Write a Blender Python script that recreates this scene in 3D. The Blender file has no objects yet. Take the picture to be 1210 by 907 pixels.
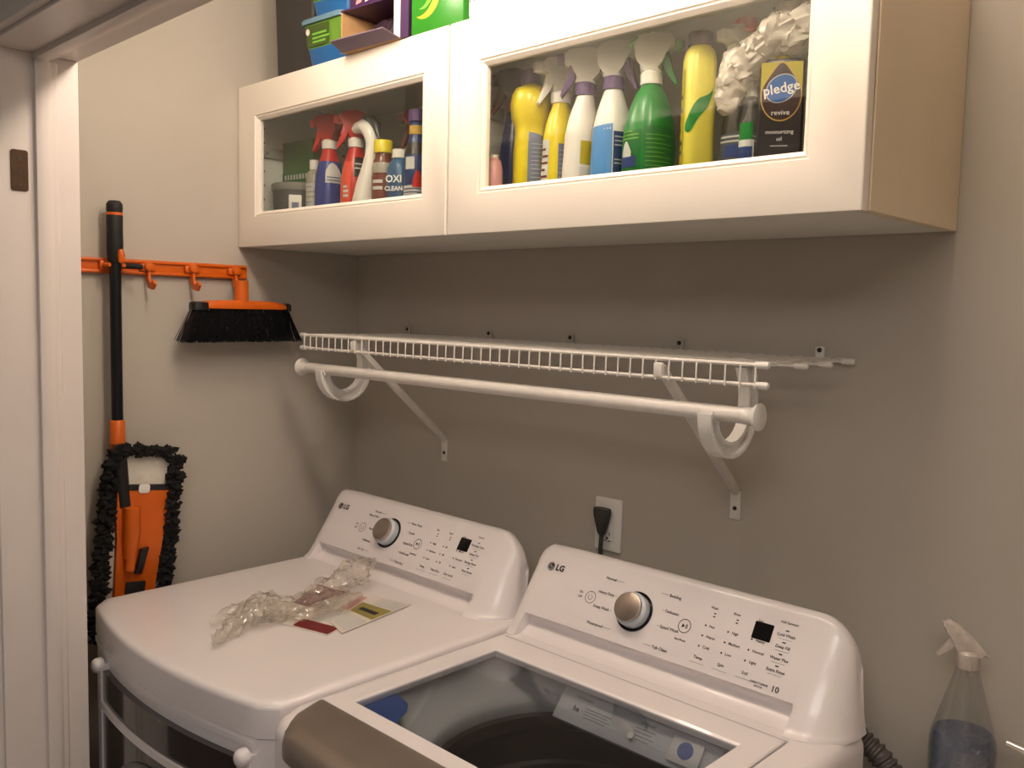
import bpy, bmesh, math, random
from mathutils import Vector, Matrix, Euler
random.seed(7)
SC = bpy.context.scene
COL = SC.collection
PI = math.pi

# ------------------------------------------------------------------ camera
CAM_POS = (2.05743, -1.51305, 1.60742)
YAW, PITCH, ROLL, FPX = 0.762811, 0.084064, 0.023416, 1051.40
fw = Vector((-math.sin(YAW)*math.cos(PITCH), math.cos(YAW)*math.cos(PITCH), -math.sin(PITCH)))
rt = Vector((math.cos(YAW), math.sin(YAW), 0)); up = rt.cross(fw)
r2 = rt*math.cos(ROLL)+up*math.sin(ROLL); u2 = -rt*math.sin(ROLL)+up*math.cos(ROLL)
cd = bpy.data.cameras.new('camera'); cd.sensor_width = 36; cd.lens = FPX*36/1210
cd.clip_start = 0.02
cam = bpy.data.objects.new('camera', cd); COL.objects.link(cam)
cam.matrix_world = Matrix(((r2.x,u2.x,-fw.x,CAM_POS[0]),(r2.y,u2.y,-fw.y,CAM_POS[1]),(r2.z,u2.z,-fw.z,CAM_POS[2]),(0,0,0,1)))
SC.camera = cam

# ------------------------------------------------------------------ world, lights, exposure
w = bpy.data.worlds.new('world'); SC.world = w; w.use_nodes = True
w.node_tree.nodes['Background'].inputs[0].default_value = (1.0, 0.86, 0.74, 1)
w.node_tree.nodes['Background'].inputs[1].default_value = 0.18
SC.view_settings.view_transform = 'Standard'; SC.view_settings.look = 'None'
SC.view_settings.gamma = 1; SC.view_settings.use_curve_mapping = False
SC.view_settings.exposure = 0.1
LAMP_POS = (1.10, -0.67, 2.44); LAMP_EMIT = 44.0; LAMP_COL = (1.0, 0.82, 0.67)
hl = bpy.data.lights.new('hall_fill', 'AREA'); hl.shape = 'DISK'; hl.size = 1.0; hl.energy = 20; hl.color = (1.0, 0.92, 0.87)  # soft fill added on the hall side, no fixture there, lifts the closet's shade
hlo = bpy.data.objects.new('hall_fill', hl); COL.objects.link(hlo); hlo.location = (2.3, -2.3, 2.40)

# ------------------------------------------------------------------ materials
def lin(c):
    return tuple(((x/255)/12.92 if x/255 <= 0.04045 else ((x/255+0.055)/1.055)**2.4) for x in c)
MATS = {}
def mat(name, rgb, rough=0.5, metal=0.0, var=0.06, nscale=30, bump=0.0, bscale=200, coat=0.0, trans=0.0, alpha=1.0, spec=0.5, sss=0.0):
    if name in MATS: return MATS[name]
    m = bpy.data.materials.new(name); m.use_nodes = True
    nt = m.node_tree; p = nt.nodes['Principled BSDF']
    c = lin(rgb)
    tc = nt.nodes.new('ShaderNodeTexCoord')
    nz = nt.nodes.new('ShaderNodeTexNoise'); nz.inputs['Scale'].default_value = nscale; nz.inputs['Detail'].default_value = 3
    nt.links.new(tc.outputs['Object'], nz.inputs['Vector'])
    rp = nt.nodes.new('ShaderNodeValToRGB')
    rp.color_ramp.elements[0].position = 0.3; rp.color_ramp.elements[1].position = 0.7
    rp.color_ramp.elements[0].color = tuple(max(0, x*(1-var)) for x in c)+(1,)
    rp.color_ramp.elements[1].color = tuple(min(1, x*(1+var)) for x in c)+(1,)
    nt.links.new(nz.outputs['Fac'], rp.inputs['Fac']); nt.links.new(rp.outputs['Color'], p.inputs['Base Color'])
    p.inputs['Roughness'].default_value = rough; p.inputs['Metallic'].default_value = metal
    p.inputs['Coat Weight'].default_value = coat; p.inputs['Transmission Weight'].default_value = trans
    p.inputs['Alpha'].default_value = alpha; p.inputs['Specular IOR Level'].default_value = spec
    if bump:
        n2 = nt.nodes.new('ShaderNodeTexNoise'); n2.inputs['Scale'].default_value = bscale; n2.inputs['Detail'].default_value = 4
        nt.links.new(tc.outputs['Object'], n2.inputs['Vector'])
        b = nt.nodes.new('ShaderNodeBump'); b.inputs['Strength'].default_value = bump; b.inputs['Distance'].default_value = 0.002
        nt.links.new(n2.outputs['Fac'], b.inputs['Height']); nt.links.new(b.outputs['Normal'], p.inputs['Normal'])
    MATS[name] = m
    return m
def glass_mat(name, tint=(1, 1, 1), f0=0.04, rough=0.02, body=None, bodyfac=0.0):
    """thin clear sheet: transparent + fresnel-weighted gloss (+ optional body colour)"""
    m = bpy.data.materials.new(name); m.use_nodes = True; nt = m.node_tree
    for n in list(nt.nodes): nt.nodes.remove(n)
    out = nt.nodes.new('ShaderNodeOutputMaterial')
    tr = nt.nodes.new('ShaderNodeBsdfTransparent'); tr.inputs[0].default_value = tint+(1,)
    gl = nt.nodes.new('ShaderNodeBsdfGlossy'); gl.inputs['Roughness'].default_value = rough
    lw = nt.nodes.new('ShaderNodeLayerWeight'); lw.inputs[0].default_value = 0.5
    pw = nt.nodes.new('ShaderNodeMath'); pw.operation = 'POWER'; pw.inputs[1].default_value = 5.0
    nt.links.new(lw.outputs['Facing'], pw.inputs[0])
    fr = nt.nodes.new('ShaderNodeMath'); fr.operation = 'MULTIPLY_ADD'; fr.inputs[1].default_value = 1-f0; fr.inputs[2].default_value = f0
    nt.links.new(pw.outputs[0], fr.inputs[0])
    base = tr
    if body:
        df = nt.nodes.new('ShaderNodeBsdfPrincipled'); df.inputs['Base Color'].default_value = lin(body)+(1,); df.inputs['Roughness'].default_value = 0.3
        nz = nt.nodes.new('ShaderNodeTexNoise'); nz.inputs['Scale'].default_value = 7
        mr = nt.nodes.new('ShaderNodeMapRange'); mr.inputs[1].default_value = 0.3; mr.inputs[2].default_value = 0.7
        mr.inputs[3].default_value = bodyfac*0.9; mr.inputs[4].default_value = min(1, bodyfac*1.1)
        nt.links.new(nz.outputs['Fac'], mr.inputs[0])
        mb = nt.nodes.new('ShaderNodeMixShader')
        nt.links.new(mr.outputs[0], mb.inputs[0]); nt.links.new(tr.outputs[0], mb.inputs[1]); nt.links.new(df.outputs[0], mb.inputs[2]); base = mb
    mx = nt.nodes.new('ShaderNodeMixShader')
    nt.links.new(fr.outputs[0], mx.inputs[0]); nt.links.new(base.outputs[0], mx.inputs[1]); nt.links.new(gl.outputs[0], mx.inputs[2])
    nt.links.new(mx.outputs[0], out.inputs[0]); MATS[name] = m
    return m
def emit_mat(name, col, s):
    m = bpy.data.materials.new(name); m.use_nodes = True; p = m.node_tree.nodes['Principled BSDF']
    p.inputs['Base Color'].default_value = (0.9, 0.9, 0.88, 1)
    p.inputs['Emission Color'].default_value = col+(1,); p.inputs['Emission Strength'].default_value = s
    return m
wallp = mat('wall_paint', (186, 180, 170), 0.75, var=0.02, nscale=3, bump=0.12, bscale=350, spec=0.25)
ceilp = mat('ceiling_paint', (235, 230, 220), 0.85, var=0.02, nscale=4, bump=0.2, bscale=120)
trimp = mat('trim_paint', (226, 217, 212), 0.38, var=0.02, nscale=6, bump=0.03, bscale=60)
enamel = mat('white_enamel', (234, 228, 229), 0.3, var=0.01, nscale=4, coat=0.25)
plasticw = mat('white_plastic', (232, 230, 226), 0.28, var=0.02, nscale=8)
cabw = mat('cabinet_foil', (238, 232, 222), 0.35, var=0.015, nscale=6)
cabtan = mat('cabinet_cover_panel', (228, 212, 186), 0.45, var=0.03, nscale=9)
cabin = mat('cabinet_melamine', (228, 227, 220), 0.5, var=0.02, nscale=9)
wirew = mat('white_vinyl_wire', (228, 224, 218), 0.35, var=0.03, nscale=40)
orange = mat('orange_plastic', (212, 98, 18), 0.38, var=0.06, nscale=20)
blackp = mat('black_plastic', (26, 25, 27), 0.4, var=0.15, nscale=40)
blackgl = mat('black_gloss', (12, 12, 14), 0.12, var=0.1, nscale=20)
darkpole = mat('dark_steel_tube', (40, 44, 48), 0.22, metal=0.6, var=0.08, nscale=20)
rubber = mat('black_rubber', (22, 21, 22), 0.65, var=0.2, nscale=80, bump=0.3, bscale=400)
fringe_m = mat('black_microfibre', (20, 19, 20), 0.95, var=0.3, nscale=150, bump=0.6, bscale=500)
bristle_m = mat('black_bristle', (30, 30, 32), 0.25, var=0.3, nscale=200)
steel = mat('zinc_steel', (170, 168, 165), 0.3, metal=1.0, var=0.08, nscale=40)
darkscrew = mat('dark_screw', (62, 56, 54), 0.45, metal=0.6, var=0.1, nscale=60)
chrome = mat('chrome', (225, 220, 215), 0.08, metal=1.0, var=0.03, nscale=10)
bronze = mat('oil_rubbed_bronze', (70, 52, 36), 0.45, metal=0.7, var=0.15, nscale=60)
knobm = mat('brushed_aluminium', (176, 164, 154), 0.32, metal=0.85, var=0.05, nscale=60)
knobring = mat('pale_blue_ring', (196, 204, 212), 0.2, var=0.03)
taupe = mat('taupe_metal_handle', (142, 130, 120), 0.32, metal=0.55, var=0.05, nscale=12)
inkm = mat('dark_ink', (44, 40, 42), 0.5, var=0.05)
inkw = mat('white_ink', (236, 234, 230), 0.5, var=0.02)
greyp = mat('grey_plastic', (120, 116, 112), 0.45, var=0.06)
tubm = mat('dark_drum', (74, 69, 65), 0.38, metal=0.3, var=0.08, nscale=30)
floorm = mat('floor_vinyl', (120, 112, 102), 0.45, var=0.12, nscale=6, bump=0.05, bscale=40)
paneg = glass_mat('clear_pane', (0.95, 0.97, 0.96))
lidg = glass_mat('lid_glass', (0.80, 0.82, 0.84))
bagm = glass_mat('crumpled_polythene', (0.96, 0.95, 0.93), f0=0.08, rough=0.1, body=(226, 218, 206), bodyfac=0.16)
clearp = glass_mat('clear_bottle_plastic', (0.88, 0.89, 0.89), f0=0.09, rough=0.08, body=(190, 186, 180), bodyfac=0.12)

# ------------------------------------------------------------------ mesh builder
class MB:
    def __init__(s): s.bm = bmesh.new(); s.mats = []; s.smooth = None
    def _mi(s, m):
        if m is None: return 0
        if m not in s.mats: s.mats.append(m)
        return s.mats.index(m)
    def poly(s, vs, faces, m=None, M=None):
        mi = s._mi(m)
        bv = [s.bm.verts.new((M @ Vector(v)) if M else v) for v in vs]
        out = []
        for f in faces:
            try:
                fc = s.bm.faces.new([bv[i] for i in f]); fc.material_index = mi; out.append(fc)
            except ValueError: pass
        return bv, out
    def box(s, a, b, m=None, bev=0.0, seg=2, M=None):
        x0, y0, z0 = [min(p, q) for p, q in zip(a, b)]; x1, y1, z1 = [max(p, q) for p, q in zip(a, b)]
        vs = [(x0,y0,z0),(x1,y0,z0),(x1,y1,z0),(x0,y1,z0),(x0,y0,z1),(x1,y0,z1),(x1,y1,z1),(x0,y1,z1)]
        fs = [(3,2,1,0),(4,5,6,7),(0,1,5,4),(1,2,6,5),(2,3,7,6),(3,0,4,7)]
        bv, fc = s.poly(vs, fs, m, M)
        if bev: s._bev(fc, bev, seg)
        return s
    def _bev(s, fc, bev, seg):
        es = list({e for f in fc for e in f.edges})
        r = bmesh.ops.bevel(s.bm, geom=es, offset=bev, segments=seg, affect='EDGES', profile=0.5, clamp_overlap=True, material=-1)
    def prism(s, pts, z0, z1, m=None, bev=0.0, seg=2, M=None):
        """polygon pts (x,y) extruded along z"""
        n = len(pts)
        vs = [(p[0], p[1], z0) for p in pts]+[(p[0], p[1], z1) for p in pts]
        fs = [tuple(range(n-1, -1, -1)), tuple(range(n, 2*n))]+[(i, (i+1) % n, n+(i+1) % n, n+i) for i in range(n)]
        bv, fc = s.poly(vs, fs, m, M)
        if bev:
            es = [e for e in {e for f in fc[:2] for e in f.edges}]
            bmesh.ops.bevel(s.bm, geom=es, offset=bev, segments=seg, affect='EDGES', profile=0.5, clamp_overlap=True, material=-1)
        return s
    def rings(s, rings, m=None, cap=(True, True), closed=True, M=None):
        """list of equal-length rings of points joined by quads"""
        n = len(rings[0]); vs = [p for r in rings for p in r]; fs = []
        for k in range(len(rings)-1):
            for i in range(n if closed else n-1):
                j = (i+1) % n; fs.append((k*n+i, k*n+j, (k+1)*n+j, (k+1)*n+i))
        if cap[0]: fs.append(tuple(range(n-1, -1, -1)))
        if cap[1]: b = (len(rings)-1)*n; fs.append(tuple(range(b, b+n)))
        s.poly(vs, fs, m, M); return s
    def lathe(s, prof, n=24, m=None, M=None, cap=(True, True)):
        """prof: (r,z) list, about z"""
        return s.rings([[(max(r, 1e-5)*math.cos(2*PI*i/n), max(r, 1e-5)*math.sin(2*PI*i/n), z) for i in range(n)] for r, z in prof], m, cap, True, M)
    def tube(s, path, r, n=8, m=None, cap=True, flat=None):
        """round (or flat=(w,t) rectangular) tube along a path; r number or list"""
        P = [Vector(p) for p in path]; rr = []
        prev = None
        for i, p in enumerate(P):
            t = (P[min(i+1, len(P)-1)]-P[max(i-1, 0)]).normalized()
            if prev is None:
                a = Vector((0, 0, 1)) if abs(t.z) < 0.9 else Vector((1, 0, 0))
                x = t.cross(a).normalized()
            else:
                x = (prev-t*prev.dot(t)).normalized()
            prev = x; y = t.cross(x)
            if flat:
                hw, ht = flat[0]/2, flat[1]/2
                rr.append([p+x*a+y*b for a, b in ((hw, ht), (-hw, ht), (-hw, -ht), (hw, -ht))])
            else:
                ri = r[i] if isinstance(r, (list, tuple)) else r
                rr.append([p+x*(ri*math.cos(2*PI*k/n))+y*(ri*math.sin(2*PI*k/n)) for k in range(n)])
        return s.rings(rr, m, (cap, cap))
    def build(s, name, m=None, parent=None, smooth=35, loc=None):
        if m is not None and not s.mats: s.mats = [m]
        bmesh.ops.recalc_face_normals(s.bm, faces=s.bm.faces)
        me = bpy.data.meshes.new(name); s.bm.to_mesh(me); s.bm.free()
        for q in s.mats: me.materials.append(q)
        if smooth:
            for p in me.polygons: p.use_smooth = True
            me.set_sharp_from_angle(angle=math.radians(smooth))
        o = bpy.data.objects.new(name, me); COL.objects.link(o)
        if parent: o.parent = parent
        if loc: o.location = loc
        return o

def tag(o, label=None, cat=None, group=None, kind=None):
    if label: o['label'] = label
    if cat: o['category'] = cat
    if group: o['group'] = group
    if kind: o['kind'] = kind
    return o
def thing(name, label, cat, loc=(0, 0, 0), rz=0.0, group=None):
    o = bpy.data.objects.new(name, None); COL.objects.link(o); o.empty_display_size = 0.05
    o.location = loc; o.rotation_euler = (0, 0, rz)
    return tag(o, label, cat, group)
def copy_obj(o, parent=None):
    c = o.copy(); COL.objects.link(c); c.parent = parent; return c
def text_into(mb, txt, size, M, m, align='CENTER', bold=0.0):
    cu = bpy.data.curves.new('t', 'FONT'); cu.body = txt; cu.size = size; cu.align_x = align; cu.align_y = 'CENTER'; cu.resolution_u = 2
    cu.offset = bold
    o = bpy.data.objects.new('t', cu); COL.objects.link(o)
    me = bpy.data.meshes.new_from_object(o)
    vs = [tuple(v.co) for v in me.vertices]; fs = [tuple(p.vertices) for p in me.polygons]
    bpy.data.objects.remove(o); bpy.data.curves.remove(cu); bpy.data.meshes.remove(me)
    mb.poly(vs, fs, m, M)
def sup(rx, ry, n=2.0, N=28, cx=0, cy=0, z=0):
    out = []
    for i in range(N):
        t = 2*PI*i/N; c, s_ = math.cos(t), math.sin(t)
        out.append((cx+rx*math.copysign(abs(c)**(2/n), c), cy+ry*math.copysign(abs(s_)**(2/n), s_), z))
    return out
def rrect(x0, x1, y0, y1, r, k=5):
    out = []
    for cx, cy, a0 in ((x1-r, y1-r, 0), (x0+r, y1-r, 90), (x0+r, y0+r, 180), (x1-r, y0+r, 270)):
        for i in range(k+1):
            a = math.radians(a0+90*i/k); out.append((cx+r*math.cos(a), cy+r*math.sin(a)))
    return out

# ------------------------------------------------------------------ the setting
YF, YH = -0.87, -1.012       # closet face and hall face of the front wall
XJ, XR = 0.33, 2.22          # opening
XW, HC, ZH = 2.46, 2.44, 2.036
def struct(name, mb, m, smooth=0):
    return tag(mb.build(name, m, None, smooth), kind='structure')
struct('floor', MB().box((-1.6, -3.4, -0.05), (3.6, 0.1, 0)), floorm)
struct('ceiling', MB().box((-0.12, YH, HC), (XW+0.12, 0.12, HC+0.05)), ceilp)
struct('wall_back', MB().box((-0.12, 0, 0), (XW+0.12, 0.12, HC)), wallp)
struct('wall_left', MB().box((-0.12, YH, 0), (0, 0, HC)), wallp)
struct('wall_right', MB().box((XW, YH, 0), (XW+0.12, 0, HC)), wallp)
fwm = MB().box((-1.6, YH, 0), (XJ-0.018, YF, HC)).box((XR+0.018, YH, 0), (3.6, YF, HC)).box((XJ-0.018, YH, ZH+0.018), (XR+0.018, YF, HC))
struct('wall_front', fwm, wallp)
struct('wall_hall', MB().box((-1.6, -3.5, 0), (3.6, -3.4, HC)), wallp)
hc = MB().box((-1.6, -3.4, HC), (3.6, YH, HC+0.05)); struct('ceiling_hall', hc, ceilp)
# door lining: left jamb, head, right jamb with stop moulding
def stop_profile():      # (depth y, projection) of the moulded stop
    return [(-0.944, 0), (-0.944, 0.010), (-0.938, 0.012), (-0.926, 0.012), (-0.920, 0.010), (-0.916, 0.006), (-0.908, 0.005), (-0.904, 0)]
j = struct('trim_1', MB().box((XJ-0.018, YH-0.002, 0), (XJ, YF+0.002, ZH), bev=0.0012), trimp)
MB().prism([(XJ+d, y) for y, d in stop_profile()], 0, ZH-0.012).build('door_stop', trimp, j, 30)
h = struct('trim_2', MB().box((XJ-0.018, YH-0.002, ZH), (XR+0.018, YF+0.002, ZH+0.018), bev=0.0012), trimp)
Mh = Matrix(((0, 0, 1, 0), (0, 1, 0, 0), (-1, 0, 0, ZH), (0, 0, 0, 1)))
MB().prism([(d, y) for y, d in stop_profile()], XJ, XR, M=Mh).build('door_stop', trimp, h, 30)
j2 = struct('trim_3', MB().box((XR, YH-0.002, 0), (XR+0.018, YF+0.002, ZH), bev=0.0012), trimp)
MB().prism([(XR-d, y) for y, d in stop_profile()], 0, ZH-0.012).build('door_stop', trimp, j2, 30)
for nm, a, b in (('trim_4', (XJ-0.075, YH-0.018, 0), (XJ-0.006, YH, ZH+0.075)), ('trim_5', (XR+0.006, YH-0.018, 0), (XR+0.075, YH, ZH+0.075)), ('trim_6', (XJ-0.006, YH-0.018, ZH+0.006), (XR+0.006, YH, ZH+0.075))):
    struct(nm, MB().box(a, b, bev=0.004), trimp, 30)
# hinge leaf let into the jamb
hp = MB()
hp.prism([(y, z) for y, z in rrect(-0.984, -0.956, 1.794, 1.865, 0.004, 3)], XJ-0.001, XJ+0.0022, M=Matrix(((0, 0, 1, 0), (1, 0, 0, 0), (0, 1, 0, 0), (0, 0, 0, 1))))
hpo = hp.build('hinge_leaf', bronze, j, 30); hpo['label'] = 'dark bronze hinge leaf'
for zz in (1.806, 1.8285, 1.851):
    MB().lathe([(0.0001, 0.0), (0.003, 0.0005), (0.0035, 0)], 10, M=Matrix.Translation((XJ+0.0022, -0.970, zz)) @ Matrix.Rotation(PI/2, 4, 'Y')).build('screw', darkscrew, hpo)
for nm, a, b in (('baseboard_back', (0, -0.014, 0), (XW, 0, 0.09)), ('baseboard_left', (0, YF, 0), (0.014, -0.014, 0.09))):
    struct(nm, MB().box(a, b, bev=0.003), trimp)

# ceiling lamp bar with three frosted globes (the closet's own lamp, lights the scene)
t = thing('ceiling_lamp', 'white ceiling lamp bar with three frosted globes above the machines', 'lamp', LAMP_POS)
MB().box((-0.55, -0.045, -0.025), (0.55, 0.045, 0), bev=0.004).build('bar', plasticw, t, 40)
dm = emit_mat('lamp_glow', LAMP_COL, LAMP_EMIT)
for dx in (-0.46, 0.0, 0.46):
    hd = MB().lathe([(0.012, -0.025), (0.012, -0.07), (0.03, -0.075), (0.03, -0.10), (0.022, -0.105)], 20, M=Matrix.Translation((dx, 0, 0))).build('lamp_holder', plasticw, t, 40)
    MB().lathe([(0.022, -0.055), (0.045, -0.068), (0.058, -0.09), (0.062, -0.11), (0.058, -0.135), (0.045, -0.156), (0.022, -0.169), (0.0001, -0.172)], 24, M=Matrix.Translation((dx, 0, -0.05))).build('globe', dm, t, 60)

# ------------------------------------------------------------------ wall cabinets
ZB, ZT, YD = 1.7462, 2.1328, -0.3661
def wall_cabinet(x0, x1, label, gx0, gx1, gz0, gz1, cover):
    t = thing('wall_cabinet', label, 'cabinet', (0, 0, 0))
    yb, yf = -0.002, YD+0.024
    p = 0.018
    def pan(nm, a, b, m=cabin): return MB().box(a, b, m, bev=0.0008, seg=1).build(nm, m, t, 30)
    pan('bottom_panel', (x0+p, yf, ZB), (x1-p, yb, ZB+p))
    pan('top_panel', (x0+p, yf, ZT-p), (x1-p, yb, ZT))
    pan('back_panel', (x0+p, yb-0.008, ZB+p), (x1-p, yb, ZT-p))
    ls = pan('side_panel', (x0, yf, ZB), (x0+p, yb, ZT))
    rs = pan('side_panel', (x1-p, yf, ZB), (x1, yb, ZT), cabtan if cover else cabin)
    # shelf pin holes in rows on both sides
    for s_, xx, d in ((ls, x0+p, 1), (rs, x1-p, -1)):
        hm = MB()
        for yy in (yf+0.037, yb-0.06):
            for k in range(9):
                hm.lathe([(0.0034, 0), (0.0001, 0.0004)], 8, M=Matrix.Translation((xx, yy, ZB+0.052+k*0.0352)) @ Matrix.Rotation(d*PI/2, 4, 'Y'))
        hm.build('pin_holes', darkscrew, s_)['kind'] = 'stuff'
    # door frame with stepped moulding and pane
    g = 0.0015; a0, a1, b0, b1 = x0+g, x1-g, ZB-0.001, ZT+0.001
    mo = 0.012
    o = [(a0, b0), (a1, b0), (a1, b1), (a0, b1)]; i_ = [(gx0-mo, gz0-mo), (gx1+mo, gz0-mo), (gx1+mo, gz1+mo), (gx0-mo, gz1+mo)]
    i2 = [(gx0, gz0), (gx1, gz0), (gx1, gz1), (gx0, gz1)]
    dmb = MB()
    yF, yB = YD, YD+0.019
    e = 0.0025
    def ring(q, y): return [(x, y, z) for x, z in q]
    oo = [(a0+e, b0+e), (a1-e, b0+e), (a1-e, b1-e), (a0+e, b1-e)]
    dmb.rings([ring(i_, yB), ring(o, yB), ring(o, yF+e), ring([(x+(-.0008 if x > (a0+a1)/2 else .0008), z) for x, z in o], yF+0.0008), ring(oo, yF), ring(i_, yF), ring(i_, yB)], cap=(False, False))
    d = dmb.build('door', cabw, t, 20)
    m2 = MB()
    def ins(q, k): return [(x+(k if x < (gx0+gx1)/2 else -k), z+(k if z < (gz0+gz1)/2 else -k)) for x, z in q]
    m2.rings([ring(i_, yF+0.0005), ring(ins(i_, 0.0015), yF+0.0035), ring(ins(i_, 0.004), yF+0.0035), ring(ins(i_, 0.005), yF+0.002), ring(ins(i_, 0.008), yF+0.0045), ring(i2, yF+0.0085), ring(i2, yB-0.001), ring(i_, yB-0.001)], cap=(False, False))
    m2.build('moulding', cabw, d, 20)
    MB().box((gx0-0.006, yB-0.007, gz0-0.006), (gx1+0.006, yB-0.003, gz1+0.006)).build('glass_pane', paneg, d, 0)
    # cup hinges on the left side
    for zz in (1.985,):
        hm = MB()
        hm.box((x0+p, -0.315, zz-0.013), (x0+p+0.012, -0.245, zz+0.013), bev=0.003)
        hm.tube([(x0+p+0.008, -0.30, zz), (x0+p+0.022, -0.322, zz), (x0+p+0.03, -0.338, zz)], 0.007, 8)
        hm.build('hinge', mat('hinge_nickel', (176, 172, 166), 0.35, metal=0.3, var=0.05), t, 40)
    return t
wall_cabinet(0.001, 0.7765, 'left white wall cabinet, narrow glass pane showing red and blue spray bottles', 0.092, 0.695, 1.829, 2.0465, False)
wall_cabinet(0.7790, 1.5776, 'right white wall cabinet with tan end panel, wide glass pane and yellow bottles', 0.873, 1.489, 1.829, 2.0445, True)

# ------------------------------------------------------------------ washer and dryer
T = 0.97; WID = 0.686
PO = Vector((0, -0.245, 1.012)); PD = Vector((0, 0.07, 0.11)); PL = PD.length
PN = Vector((0, -0.11, 0.07)).normalized(); PE = PD.normalized()
def panelM(xl, u, s, hgt=0.0006):
    o = PO+PD*s+Vector((xl+u, 0, 0))+PN*hgt
    return Matrix(((1, 0, 0, o.x), (0, PE.y, PN.y, o.y), (0, PE.z, PN.z, o.z), (0, 0, 0, 1)))
def console(xl, parent):
    full = [(-0.172, T-0.004), (-0.165, 1.02), (-0.151, 1.095), (-0.146, 1.115), (-0.147, 1.126), (-0.152, 1.1325), (-0.160, 1.135), (-0.168, 1.1330), (-0.174, 1.1265), (-0.178, 1.1173), (-0.21, 1.067), (-0.243, 1.0151)]
    mid = [(-0.2445, 1.0105), (-0.242, 1.0075), (-0.232, 1.004), (-0.229, 0.998), (-0.232, 0.988), (-0.241, 0.979), (-0.2525, 0.9735), (-0.262, 0.9705), (-0.262, T-0.004)]
    end = [(-0.2465, 1.0085), (-0.250, 1.003), (-0.2535, 0.998), (-0.257, 0.993), (-0.2605, 0.988), (-0.2645, 0.983), (-0.270, 0.977), (-0.280, 0.9715), (-0.280, T-0.004)]
    us = [0, .0006, .002, .0045, .008, .013, .019, .026, .034, .0355, .037, .1, .2, .3, .4, .5, .6, .6015, .603, .612, .62, .628, .636, .644, .651, .658, .664, .67, .675, .679, .6825, .685, .686]
    rg = []
    for u in us:
        right = u > WID/2; e = min(u, WID-u); R = 0.085 if right else 0.05
        q = 1-math.sqrt(max(0, 1-(1-min(1, e/R))**2)); k = 1-q*(0.5 if right else 0.36)
        Rp = 0.082 if right else 0.03; q2 = 1-math.sqrt(max(0, 1-(1-min(1, e/Rp))**2)); kp = 1-q2*(0.8 if right else 0.3)
        isend = 1 if (u < .0355 or u > .6015) else 0
        if u in (.0355, .6015): isend = 0.5
        low = [(a[0]*isend+b[0]*(1-isend), a[1]*isend+b[1]*(1-isend)) for a, b in zip(end, mid)]
        pr = full+low
        wl = max(0, (u-0.6)/0.086)**1.3
        rg.append([(xl+u-0.12*wl*max(0, z-T), (-0.165+(y+0.165)*kp if y < -0.165 else y), T+(z-T)*(k if z > T else 1)) for y, z in pr])
    return MB().rings(rg).build('console', enamel, parent, 55)
def bowed(x0, x1, yb, yf, bow, r, k=18, inset=0.0):
    """plan outline, back straight, front bowed, rounded corners"""
    pts = []
    x0 += inset; x1 -= inset; yb -= inset*0.0; yf += inset
    for i in range(k+1):
        u = i/k; x = x0+(x1-x0)*u
        y = yf-bow*(1-(2*u-1)**2)
        e = min(u, 1-u)*(x1-x0)
        if e < r: y += r-math.sqrt(max(0, r*r-(r-e)**2))
        pts.append((x, y))
    return pts+[(x1, yb), (x0, yb)]
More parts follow.
